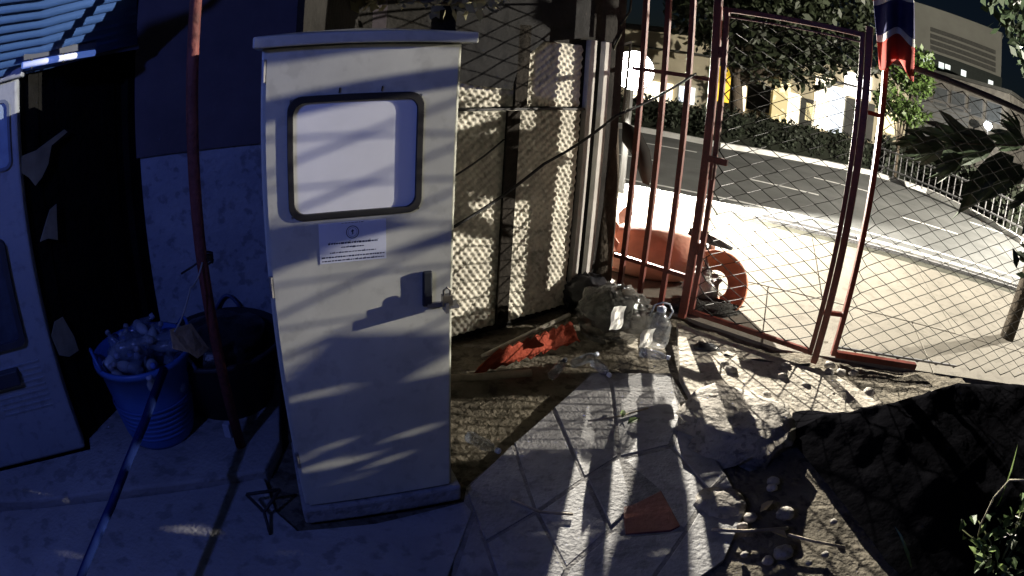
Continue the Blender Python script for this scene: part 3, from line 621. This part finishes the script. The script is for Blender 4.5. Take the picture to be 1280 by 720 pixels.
for (px, py, z, dx, dy, nm) in ((770, 392, .3, .13, .17, 'upright creased white paper scrap on the clear rubbish bag'), (806, 417, .14, .14, .14, 'square white paper scrap between bag and water jar')):
    p = R(px, py, math.hypot(*G(768, 440, 0)[:2])-.05); mb = MB()
    for i in range(5):
        for j in range(5):
            mb.v.append((p[0]+dx*.7*(i/4-.5)+.006*math.sin(j*1.7), p[1]-.04+dx*.7*(i/4-.5)+.008*math.sin(i*2+j)-.01*j, p[2]+dy*(j/4-.5)-.03*(i/4-.5)))
    mb.f = [(i*5+j, i*5+j+1, (i+1)*5+j+1, (i+1)*5+j) for i in range(4) for j in range(4)]
    o = tag(mb.build('paper_or_light_patch', mat('white_paper', (.75, .75, .73), .9, .06), None), nm, 'paper'); o.modifiers.new('t', 'SOLIDIFY').thickness = .002
P = G(820, 432, 0); jb = thing('water_jar', 'clear plastic water jar standing against the gate bars', 'jar', (P[0], P[1]+.02, 0))
MB().lathe([(.001, 0), (.075, .004), (.085, .03), (.085, .08), (.08, .09), (.085, .10), (.085, .15), (.06, .20), (.03, .225), (.028, .25)], 20).build('body', mat('jar_plastic', (.3, .32, .34), .1, .15, 9, coat=1, trans=.65), jb, True)
MB().tube([(.06, 0, .19), (.08, 0, .24), (.05, 0, .29), (.0, 0, .3), (-.05, 0, .28), (-.07, 0, .2)], .006, 6).build('handle', M_petb, jb, True)
MB().lathe([(.032, .24), (.032, .265), (.001, .268)], 14).build('cap', M_petb, jb, True)
for i, (px, py, rz) in enumerate(((742, 452, .4), (716, 455, 2.2), (800, 440, 1.1), (690, 470, 2.7), (585, 545, .9))):
    p = G(px, py, .03); bottle(tuple(p), (1.5, 0, rz), M_pet, 'loose empty plastic bottle lying on the dark soil', 'bottles on the soil', .95)
# broken terracotta jar lying outside the bars
M_terra = mat('terracotta', (.50, .25, .18), .75, .2, 4, .2, 40)
JC = G(826, 352, 0); JA = rad(-16); ax = np.array([math.cos(JA), math.sin(JA), 0]); sx = np.array([-ax[1], ax[0], 0])
jr = thing('terracotta_jar', 'large broken terracotta jar lying on its side behind the gate bars', 'jar', (JC[0], JC[1]+.13, .2))
jm = lambda x, y, z: tuple(ax*z+sx*x+np.array([0, 0, 1])*y)
rim = {j: random.uniform(-.12, .02) for j in range(28)}
MB().lathe([(.205, -.36), (.225, -.22), (.235, -.05), (.225, .12), (.19, .26), (.15, .31), (.14, .31), (.18, .25), (.215, .1), (.222, -.05), (.21, -.22), (.19, -.36)], 28, jm, jag=lambda i, j: rim[j % 28] if i in (0, 11) else 0).build('body', M_terra, jr, True)
M_terd = mat('dark_glaze', (.06, .035, .03), .5, .3, 8)
for i in range(4): MB().lathe([(.15+.012*(i % 2), .305+.038*i), (.172-.004*i, .318+.038*i), (.168-.004*i, .332+.038*i), (.148, .34+.038*i)], 28, jm).build('neck_ring', M_terd if i % 2 == 0 else mat('terracotta_pale', (.3, .15, .1), .7), jr, True)
MB().add([jm(-.02, .19, .28), jm(.03, .2, .5), jm(.05, .15, .62), jm(-.01, .14, .6), jm(-.03, .16, .42), jm(.03, .26, .3), jm(.0, .27, .22), jm(-.02, .215, .2)], [(0, 1, 2, 3, 4), (0, 1, 5), (0, 5, 6, 7)]).build('rubber_flap', M_dark, jr)
for i, (px, py, d, s_) in enumerate(((782, 268, 4.55, .12), (765, 285, 4.5, .12), (766, 306, 4.45, .1))):
    p = R(px, py, d); mb = MB()
    vs = [p+np.array([a*s_, .02*math.sin(a*5), b*s_]) for a, b in ((-.4, -.7), (.35, -.5), (.5, .1), (.1, .6), (-.25, .4), (-.5, 0))]
    n = 6; mb.add(vs+[v+np.array([.005, .018, 0]) for v in vs], [tuple(range(n)), tuple(range(2*n-1, n-1, -1))]+[(k, n+k, n+(k+1) % n, (k+1) % n) for k in range(n)])
    o = mb.build('shard', M_terra, jr); o.location = (-JC[0], -JC[1]-.13, -.2)
SP = G(893, 394, 0)
sh = thing('terracotta_bowl', 'broken orange terracotta bowl tipped up behind the chain link gate', 'bowl', (SP[0]+.03, SP[1]+.2, .17))
bm = Matrix.Rotation(rad(72), 3, 'X') @ Matrix.Rotation(-2.6, 3, 'Z') @ Matrix.Scale(1.12, 3)
def bmm(x, y, z): v = Matrix.Rotation(rad(-20), 3, 'Z') @ (bm @ Vector((x, y, z))); return tuple(v)
MB().lathe([(.235, .0), (.245, -.01), (.235, -.08), (.19, -.15), (.11, -.18), (.10, -.165), (.17, -.135), (.21, -.07), (.222, -.005), (.235, 0)], 30, bmm, arc=.74, jag=lambda i, j: random.uniform(-.006, .006)).build('shell', mat('orange_clay', (.50, .18, .09), .75, .2, 5, .2, 40), sh, True)
cf = tag(lump(MB(), (SP[0]-.08, SP[1]+.22, .16), (.15, .12, .13), 20, 12, .3, 5).build('crumpled_plastic', mat('grey_film', (.28, .28, .26), .3, .3, 9, 1, 20, coat=.6), None, True), 'crumpled grey plastic stuffed beside the orange bowl', 'plastic')
tag(lump(MB(), (SP[0]-.06, SP[1]+.1, .02), (.3, .12, .06), 20, 10, .3, 5).build('black_mat', mat('netting', (.03, .03, .028), .85, .4, 20, .8, 60), None, True), 'dark netted mat under the orange bowl outside the gate', 'mat')
tag(lump(MB(), (*G(882, 436, .0)[:2], .01), (.1, .055, .03), 16, 10, .25, 4).build('black_rag', M_blk2, None, True), 'black rag lying on the soil just inside the gate', 'rag')
cable([G(905, 443, .012), G(950, 450, .012), G(1012, 456, .014)], .012, 'dark rod standing for the bottom rail shadow under the chain link gate', M_dark, 'rail_shadow', 'rail_shadow')  # solid dark rod laid where the bottom rail's shadow falls

# ================================================================== RIGHT: rock, tarpaulin, litter, shrub
def rock(name, c, r, label, m, seed, cut=.75, grp=None, n=24, k=16):
    mb = lump(MB(), c, r, n, k, .2, 2.6+seed*.1); top = c[2]+r[2]*cut
    mb.v = [(x, y, min(z, top+.03*noise2(x*4, y*4, 1.5)*r[2]*3)) for x, y, z in mb.v]
    return tag(mb.build(name, m, None, True), label, 'rock', grp)
M_rock = mat('broken_concrete', (.30, .28, .25), .95, .35, 5, 1, 22, spots=.4)
c = G(932, 575, 0); rock('boulder', (c[0]+.02, c[1]+.28, .0), (.33, .31, .22), 'flat topped broken concrete boulder at the edge of the slabs', M_rock, 1, .55)
P = G(905, 640, 0); rock('boulder', (P[0], P[1]+.06, -.01), (.13, .11, .045), 'low pale stone half sunk beside the paving slabs', M_rock, 3, .9)
for i in range(46):
    px, py = random.uniform(870, 1090), random.uniform(455, 530) if i % 2 else random.uniform(600, 715)
    p = G(px, py, 0)
    if px > 990 and 500 < py < 600+(px-990): continue
    if px < 920 and py > 540: continue
    s = random.uniform(.012, .04); rock('stone', (p[0], p[1], s*.2), (s*1.3, s, s*.8), 'small rubble stone lying on the yard soil', M_rock, i, .9, 'rubble stones on the soil', 10, 7)
# black tarpaulin
tb_ = [(986,545),(1005,570),(1030,600),(1058,635),(1085,670),(1110,705),(1150,740),(1230,770)]
tm_ = [(992,540),(1030,550),(1075,566),(1120,583),(1170,598),(1220,612),(1280,622),(1350,640)]
tr_ = [(990,538),(1030,521),(1075,511),(1120,502),(1160,490),(1200,480),(1280,480),(1360,486)]
zr = [.03, .13, .22, .28, .33, .35, .37, .38]; rows = [[G(x, y, .004) for x, y in tb_], [G(x, y, z*.62) for (x, y), z in zip(tm_, zr)], [G(x, y, z) for (x, y), z in zip(tr_, zr)]]
rows.append([p*[1, 1, 0]+KN*.28+[0, 0, .004] for p in rows[2]]); mb = MB(); nu, nv = 70, 36
def lerp_row(r_, u): k = min(int(u*7), 6); return r_[k]+(r_[k+1]-r_[k])*(u*7-k)
for i in range(nu+1):
    P4 = [lerp_row(r_, i/nu) for r_ in rows]
    for j in range(nv+1):
        v = j/nv*3; k = min(int(v), 2); w_ = v-k; w_ = w_*w_*(3-2*w_)*.5+w_*.5; p = P4[k]+(P4[k+1]-P4[k])*w_
        amp = min(1, p[2]*8)*(1 if 0 < j < nv else 0); mb.v.append((p[0], p[1], max(.003, p[2]+amp*(.018*noise2(p[0]*2.2, p[1]*2.6)+.008*noise2(p[0]*7, p[1]*6)))))
mb.f = [(i*(nv+1)+j, (i+1)*(nv+1)+j, (i+1)*(nv+1)+j+1, i*(nv+1)+j+1) for i in range(nu) for j in range(nv)]
tag(mb.build('tarpaulin', mat('black_tarpaulin', (.004, .004, .005), 1.0, .4, 3, .4, 18, spec=0), None, True), 'black tarpaulin draped over a low heap below the fence', 'tarpaulin')
# twigs and leaves on the soil
def twig(pxs, z, r, label): tag(MB().tube([G(x, y, z) for x, y in pxs], r, 6).build('twig', M_stick, None, True), label, 'twig')
twig([(890, 662), (930, 664), (985, 660)], .015, .008, 'straight pale twig lying on the soil beside the slabs')
twig([(985, 668), (1015, 676), (1056, 684)], .015, .007, 'bent pale twig with a dry leaf at its end')
twig([(640, 625), (675, 640), (716, 643)], .012, .006, 'thin dark twig lying across the paving slabs')
twig([(735, 526), (775, 520), (810, 510)], .012, .005, 'forked twig lying under the gate bar shadows')
M_dry = mat('dry_leaf', (.35, .27, .14), .9, .3, 12); M_grn = mat('fresh_leaf', (.10, .16, .04), .6, .35, 10)
for px, py, m_, L, lb in ((984, 672, M_dry, .09, 'curled dry leaf lying between two twigs'), (950, 640, M_dry, .08, 'long dry leaf standing up beside the straight twig'), (784, 530, M_grn, .08, 'yellow green fallen leaf on the paving slabs'), (778, 522, M_grn, .06, 'small green fallen leaf overlapping the yellow green one')):
    p = G(px, py, .015); mb = MB(); leafmesh(mb, p, (random.uniform(-1, 1), random.uniform(-.4, 1), .25), (0, 0, 1), L, L*.5, .3); o = tag(mb.build('fallen_leaf', m_, None), lb, 'leaf'); o.modifiers.new('t', 'SOLIDIFY').thickness = .0015
# shrub at the lower right
M_sh1 = mat('shrub_leaf', (.05, .085, .025), .5, .45, 9); M_sh2 = mat('shrub_leaf_pale', (.14, .20, .06), .5, .35, 9)
SB = G(1240, 730, 0); sb = thing('shrub', 'leafy green shrub growing at the edge of the black tarpaulin', 'shrub', (SB[0], SB[1]+.02, 0))
g2 = np.random.default_rng(3)
for i in range(9):
    a = g2.uniform(0, 6.28); l = g2.uniform(.25, .5); tip = np.array([math.cos(a)*l*.8, math.sin(a)*l*.6+.1, g2.uniform(.12, .34)])
    MB().tube([(0, 0, 0), tuple(tip*.5+np.array([0, 0, .06])), tuple(tip)], [.007, .005, .003], 5).build('stem', mat('green_stem', (.08, .09, .04), .8), sb, True)
    for k in range(13):
        q = tip*g2.uniform(.3, 1.05)+g2.normal(size=3)*.04; q[2] = abs(q[2])+.02; mb = MB(); L = g2.uniform(.05, .10)
        leafmesh(mb, q, (g2.normal(), g2.normal(), g2.uniform(-.2, .9)), (g2.normal()*.4, g2.normal()*.4, 1), L, L*.55); mb.build('leaf', M_sh2 if g2.random() < .35 else M_sh1, sb)
for px, py, tx, ty in ((1150, 690, 1100, 660), (1140, 700, 1122, 655), (1165, 680, 1150, 660), (1185, 640, 1172, 590), (1200, 650, 1180, 615), (1228, 655, 1280, 560)):
    p = G(px, py+12, .03)-np.array([SB[0], SB[1]+.02, 0]); q = R(tx, ty, math.hypot(*G(px, py, 0)[:2])-.05)-np.array([SB[0], SB[1]+.02, 0]); mb = MB(); d = q-p
    leafmesh(mb, p, d, (.3, -1, .3), np.linalg.norm(d), .025, .15); mb.build('blade', M_sh2, sb)
stem = [G(1222, 672, .1), R(1226, 655, 2.0), R(1242, 622, 1.98), R(1262, 600, 1.97), R(1282, 600, 1.96), R(1300, 615, 1.96)]
MB().tube([p-np.array([SB[0], SB[1]+.02, 0]) for p in stem], .004, 5).build('dry_stem', mat('straw', (.38, .35, .26), .8), sb, True)
# roadside tree right of the view: its leaves shade the cabinet, one branch reaches over the fence
M_tl = mat('tree_leaf', (.022, .036, .016), .5, .4, 5)
TC = np.array([5.15, 3.75, 0]); tr = thing('roadside_tree', 'dark broad leaved roadside tree reaching over the right fence', 'tree', (TC[0], TC[1], -.05))
off = np.array([TC[0], TC[1], -.05])
MB().tube([(0, 0, 0), (.03, -.02, .8), (0, .02, 1.6), (.05, .05, 2.6), (.1, .1, 3.6)], [.1, .085, .07, .055, .03], 10).build('trunk', mat('dark_bark', (.045, .038, .03)), tr, True)
g3 = np.random.default_rng(12); f = 5.0/DIST_B
def along(zt, u, f): c = np.array([CP[0], CP[1], 0])+np.array([math.cos(CA), math.sin(CA), 0])*u+np.array([0, 0, zt]); return c+(LAMP_B-c)*f
def bigleaf(p, d, L, Wd):
    q = np.array(p)-off; mb = MB(); leafmesh(mb, q, d, (g3.normal()*.5, -1, g3.normal()*.3+.5), L, Wd, .2); mb.build('leaf', M_tl, tr)
for i in range(86):
    zt = g3.choice([g3.uniform(-.1, .66), g3.uniform(-.1, .66), g3.uniform(-.1, .66), g3.uniform(-.1, .66), g3.uniform(-.1, .66), g3.uniform(1.08, 1.2)]); p = along(zt, .3+g3.uniform(-1.5, 1.5), f+g3.uniform(-.03, .03))
    if i < 16: p = along(g3.uniform(1.74, 1.9), .3+g3.uniform(-.6, .9), f+g3.uniform(-.03, .03))
    d = np.array([g3.normal()*.5, g3.normal(), g3.normal()*.25-.15]); bigleaf(p-d/np.linalg.norm(d)*.06, d, g3.uniform(.09, .17), g3.uniform(.045, .075))
for i in range(5):
    p = along(g3.uniform(0, 1.2), .3, f)-off; MB().tube([(0, .02, p[2]-.35-.1*i*.2), tuple(p*.6+np.array([0, 0, .02])), tuple(p), tuple(p+np.array([-.3, -.1, -.05]))], [.03, .018, .01, .005], 6).build('branch', mat('dark_bark', (.045, .038, .03)), tr, True)
# branch with drooping leaves in view
bpts = [R(1330, 170, 5.6), R(1270, 182, 5.3), R(1215, 180, 5.2), R(1165, 176, 5.2)]
MB().tube([p-off for p in [np.array([5.15, 3.77, 1.75])]+bpts], [.03, .015, .01, .007, .004], 6).build('branch', mat('dark_bark', (.045, .038, .03)), tr, True)
for i, (a, b, c, d, dist) in enumerate(((1165,172,1120,180,3.2),(1190,178,1130,200,3.2),(1225,185,1150,160,3.25),(1240,195,1200,272,3.3),(1262,190,1205,262,3.35),(1275,190,1215,235,3.4),(1285,200,1230,250,3.4),(1290,180,1235,170,3.5),(1290,215,1240,225,3.5),(1280,168,1250,140,3.6),(1210,190,1165,225,3.3),(1255,180,1180,190,3.3),(1290,235,1262,262,3.4))):
    dist += 2.0; p, q = R(a, b, dist), R(c, d, dist-.05); dv_ = q-p; ln = np.linalg.norm(dv_)
    for k_ in (-1, -.45, 0, .5, 1):
        w_ = np.array([-dv_[2]*.4, .25*ln, dv_[0]*.4-abs(k_)*.1*ln])*k_; bigleaf(p+dv_*.12, dv_+w_*1.1, ln*(1-.28*abs(k_)), ln*.2)
pd = np.array([math.cos(AZ), -math.sin(AZ), 0])       # across the lamp's beam, towards the camera side
lc = [(along(.22, .3, f)+pd*d_-off, .3, .3, .26) for d_ in (.0, .3, .6, .9)]+[(along(-.15, .3, f)+pd*d_-off, .35, .35, .25) for d_ in (.1, .45, .8, 1.15)]
leafcloud('low_foliage', M_tl, lc, 1250, .16, tr, seed=21)
cr = leafcloud('crown', M_tl, [(np.array([5.6, 4.2, 3.6])-off, .9, .9, .7), (np.array([5.0, 3.4, 3.3])-off, .7, .6, .4), (np.array([6.2, 4.4, 3.2])-off, .8, .8, .6)], 1500, .16, tr, seed=5)

# ================================================================== ACROSS THE ROAD
M_hl = mat('hedge_leaf', (.014, .02, .01), .7, .5, 2)
hp_ = [G(700, 142), G(790, 154), G(900, 173), G(1000, 190), G(1095, 210)]
def strip(name, label, cat, pts, h0, thick, m_leaf, nleaf, L, seed):
    t = thing(name, label, cat, (pts[0][0], pts[0][1], -.1)); mb = MB(); o0 = np.array([pts[0][0], pts[0][1], -.1]); cl = []
    for a, b in zip(pts[:-1], pts[1:]):
        a = np.array(a); b = np.array(b); k = max(2, int(np.linalg.norm(b-a)/.8)); mb.bar(a*[1, 1, 0]+[0, .35, h0*.42]-o0*[1, 1, 0], b*[1, 1, 0]+[0, .35, h0*.42]-o0*[1, 1, 0], h0*.84, thick*.6, (0, 0, 1))
        for i in range(k): p = a+(b-a)*(i+.5)/k; cl.append((np.array([p[0], p[1]+.35, h0*.5])-o0*[1, 1, 0], .6, thick*.6, h0*random.uniform(.46, .6)))
    mb.build('stem_core', mat('hedge_core', (.012, .014, .01), .95), t); leafcloud('foliage', m_leaf, cl, nleaf, L, t, seed=seed); return t
strip('hedge', 'long dark clipped hedge along the far side of the road', 'hedge', hp_, 1.0, .8, M_hl, 9000, .14, 4)
# right bank beyond the far kerb with railing
bk = [np.array([*p, 0]) for p in far[4:8]]; bk = [p+np.array([.9, .9, 0]) for p in bk]
strip('hedge', 'ragged dark hedge bank behind the slanted railing across the road', 'hedge', bk, 1.3, 1.2, M_hl, 5000, .2, 9)
rl = thing('railing', 'low slanted steel railing beside the far road edge', 'railing', (far[4][0], far[4][1], -.1))
r0, r1 = np.array([*far[4], 0])+[.15, .3, 0], np.array([*far[7], 0])+[.3, .3, 0]; o0 = np.array([far[4][0], far[4][1], -.1])
MB().tube([r0-o0+[0, 0, .75], r1-o0+[0, 0, .75]], .03, 6).build('top_rail', M_steel, rl); MB().tube([r0-o0+[0, 0, .2], r1-o0+[0, 0, .2]], .03, 6).build('bottom_rail', M_steel, rl)
for i in range(26):
    p = r0+(r1-r0)*i/25-o0; MB().tube([p+[0, 0, 0], p+[0, 0, .8]], .02, 5).build('baluster', M_steel, rl)
# trees
def tree(label, base, h, clumps, n, L, m_leaf, seed, r=.3, lean=0.):
    t = thing('street_tree', label, 'tree', base); b = np.array(base)
    MB().tube([(0, 0, 0), (lean*.3, 0, h*.3), (lean, 0, h*.6), (lean*1.2, 0, h)], [r, r*.75, r*.6, r*.3], 10).build('trunk', mat('bark', (.08, .065, .05), .95, .4, 5, .8, 15), t, True)
    for i, c in enumerate(clumps[:6]):
        MB().tube([(lean*.8, 0, h*.5), tuple((c[0]-b)*.5+np.array([lean*.4, 0, h*.3])), tuple(c[0]-b)], [r*.4, r*.25, r*.08], 6).build('limb', mat('bark', (.08, .065, .05)), t, True)
    leafcloud('crown', m_leaf, [((c[0]-b), c[1], c[2], c[3]) for c in clumps], n, L, t, seed=seed); return t
M_t1 = mat('street_leaf', (.016, .022, .010), .55, .45, 1.5); M_t2 = mat('lit_leaf', (.06, .10, .025), .5, .4, 2)
b0 = R(922, 140, 18.5); b0[2] = -.15
cl = [(R(x, y, d), rx, rx, rz) for x, y, d, rx, rz in ((930, 45, 18, 1.6, 1.1), (985, 40, 18, 1.6, 1.2), (1035, 50, 18, 1.4, 1.1), (960, 85, 18.3, 1.0, .6), (1010, 90, 18.4, 1.0, .6), (890, 20, 18.5, 1.5, 1.2), (960, -20, 18, 2.2, 1.5), (1050, -10, 18, 2, 1.5), (1075, 70, 17.5, .8, .6), (880, -30, 19, 2, 1.5))]
tree('big dark leafy street tree standing behind the far hedge', tuple(b0), 3.6, cl, 9000, .3, M_t1, 6, .28, -.15)
b1 = R(1125, 165, 19); b1[2] = -.15
cl = [(R(x, y, d), rx, rx, rz) for x, y, d, rx, rz in ((1120, 85, 19, .7, .6), (1145, 100, 19, .7, .6), (1112, 125, 19, .6, .5), (1150, 75, 19.2, .6, .4), (1135, 140, 19, .8, .4))]
tree('bright green young tree lit by the shop lights', tuple(b1), 2.0, cl, 2200, .2, M_t2, 8, .09)
# lit shop row behind the tree
def build_box(label, name, cat, pxl, pxr, dist_l, dist_r, ztop, m, depth=6):
    a, b = R(pxl, 110, dist_l), R(pxr, 130, dist_r); a[2] = b[2] = 0; ang = math.atan2(b[1]-a[1], b[0]-a[0]); L = np.linalg.norm(b-a)
    t = thing(name, label, cat, (a[0], a[1], -.2), rz=ang); MB().box((0, -depth, 0), (L, 0, ztop+.2), LM).build('wall', m, t)
    n = np.array([math.sin(ang), -math.cos(ang), 0])
    def uv(x, y):
        p = PL(x, y, a, n)-a; return p[0]*math.cos(ang)+p[1]*math.sin(ang), p[2]+.2
    return t, uv, L
t, uv, L = build_box('cream shop row with bright lit fronts behind the street tree', 'shop_building', 'building', 760, 1135, 29, 27, 3.6, mat('shop_wall', (.5, .45, .33), .8, .2, .8))
def rect(t, uv, nm, x0, y0, x1, y1, m, b=.05, d=.06):
    pts = [uv(x0, y0), uv(x1, y0), uv(x1, y1), uv(x0, y1)]; u0 = min(p[0] for p in (pts[0], pts[3])); u1 = max(p[0] for p in (pts[1], pts[2])); z0 = min(pts[2][1], pts[3][1]); z1 = max(pts[0][1], pts[1][1])
    return MB().box((u0, b, z0), (u1, b+d, max(z1, z0+.05)), LM).build(nm, m, t)
M_lit1 = mat('lit_window', (1, .95, .8), emit=(1, .86, .62), estr=2.2); M_lit2 = mat('lit_sign', (1, 1, 1), emit=(1, .93, .9), estr=4); M_yel = mat('yellow_sign', (.8, .5, .02), .6, .15, 3, emit=(1, .62, .03), estr=.55); M_litc = mat('lit_shutter', (.9, .85, .6), emit=(1, .8, .4), estr=1.0); M_shad = mat('shop_dark', (.06, .06, .055), .7, .3, 2); M_litb = mat('lit_blue', (.8, .9, 1), emit=(.75, .85, 1), estr=1.4)
for args in (('window', 968, 104, 985, 150, M_litc), ('window', 986, 118, 998, 158, M_lit1), ('window', 1020, 98, 1036, 160, M_lit1), ('window', 1038, 110, 1052, 165, M_litb), ('window', 1058, 130, 1090, 168, M_shad), ('door', 1000, 125, 1016, 168, M_shad), ('window', 1008, 130, 1016, 150, M_litc), ('shop_sign', 1056, 97, 1088, 118, M_lit2), ('window', 925, 105, 931, 140, M_lit1), ('window', 935, 108, 962, 136, M_shad), ('window', 850, 110, 868, 128, M_litb), ('window', 790, 105, 840, 128, M_lit1), ('window', 1105, 120, 1118, 165, M_litc)):
    o = rect(t, uv, *args)
MB().box((0, .05, 2.9), (L, .9, 2.98), LM).build('awning', M_shad, t); 
rf = MB().box((-.2, -6, 3.82), (L+.2, .4, 4.05), LM).build('roof', M_shad, t)
# yellow hanging sign
P = R(902, 103, 21); ys_ = thing('sign_board', 'yellow lit banner sign on a post beside the tree trunk', 'sign', (P[0], P[1], -.15))
MB().box((-.33, -.03, P[2]-.55), (.33, .03, P[2]+.95), LM).build('board', M_yel, ys_, bevel=.01)
MB().tube([(-.38, 0, 0), (-.38, 0, P[2]+1.0), (.4, 0, P[2]+1.15)], .035).build('post', M_steel, ys_)
for i, z in enumerate((.75, .55, .35)): MB().box((-.05, .031, P[2]+z), (.28-.08*i, .034, P[2]+z+.1), LM).build('lettering', mat('sign_ink', (.12, .07, .01)), ys_)
# parked rubbish of lights: low white wall under shops
t, uv, L = build_box('large pale building with louvre bands on the skyline', 'tall_building', 'building', 1128, 1249, 44, 46, 11.2, mat('tower_wall', (.36, .36, .32), .8, .12, .5, emit=(.8, .85, .7), estr=.0), 9)
M_lv = mat('louvre', (.12, .12, .11), .7)
for y0, y1 in ((33, 69), (41, 77), (49, 84), (57, 90)):
    u0, z0 = uv(1163, y0); u1, z1 = uv(1244, y1); zz = (z0+z1)/2; MB().box((u0, .02, zz-.16), (u1, .12, zz+.16), LM).build('louvre', M_lv, t)
u0, z0 = uv(1141, 60); MB().box((0, .05, z0-1.3), (L, .35, z0+.1), LM).build('sign_band', mat('band_dark', (.03, .04, .035), .6), t)
for i, px in enumerate((1153, 1160, 1176, 1184, 1204, 1238)):
    u, z = uv(px, 60); MB().box((u-.2, .36, z0-.9+.1*(i % 2)), (u+.25, .4, z0-.45), LM).build('sign_letter', mat('letter_glow', (1, 1, 1), emit=(.9, 1, .95), estr=1.0), t)
t, uv, L = build_box('grey roller shutter building with a brick upper floor right of the green tree', 'shutter_building', 'building', 1140, 1262, 30, 27, 4.6, mat('brick_grey', (.17, .16, .145), .85, .4, 3), 5)
M_shut = mat('shutter_grey', (.22, .23, .24), .6, .1, 3, metal=.3)
u0, z0 = uv(1150, 122); u1, z1 = uv(1212, 140)
for i in range(14): MB().box((u0, .02, .2+i*(z0-.25)/14), (u1, .06, .2+(i+.86)*(z0-.25)/14), LM).build('shutter_slat', M_shut, t)
MB().box((u0-.15, .0, .0), (u0-.02, .1, z0+.1), LM).build('jamb', M_steel, t); MB().box((u0-.15, .0, z0+.0), (u1+.1, .12, z0+.12), LM).build('lintel', M_steel, t)
for i in range(5):
    a = .4+i*(L-.6)/5; wdw = MB().box((a, .02, 3.3), (a+.9, .06, 4.2), LM).build('window', M_steel, t); MB().box((a+.05, .061, 3.35), (a+.85, .07, 4.15), LM).build('pane', mat('dull_glass', (.1, .11, .12), .2), wdw)
MB().box((-.1, -5, 4.8), (L+.2, .3, 4.95), LM).build('roof', M_shad, t)
P = R(1138, 160, 25); tag(MB().lathe([(.25, 0), (.34, .5), (.37, .5), (.3, .02), (.001, .02)], 14).build('planter', mat('orange_clay', (.5, .18, .09)), None, True, loc=(P[0], P[1], -.2)), 'orange clay planter at the foot of the green tree', 'planter')

# creeper spilling over the top of the back wall
cp = thing('creeper', 'dry straggling creeper along the wall top above the cabinet', 'creeper', (0, 0, 0))
pp = [R(x, y, 2.95) for x, y in ((395, -6), (440, 2), (500, -3), (560, 5), (600, -2))]
MB().tube(pp, .01, 6).build('stem', mat('dry_stem_brown', (.12, .10, .07), .9), cp, True)
leafcloud('foliage', mat('dry_creeper_leaf', (.20, .19, .12), .8, .3, 6), [(p, .16, .1, .05) for p in pp], 160, .07, cp, seed=31)
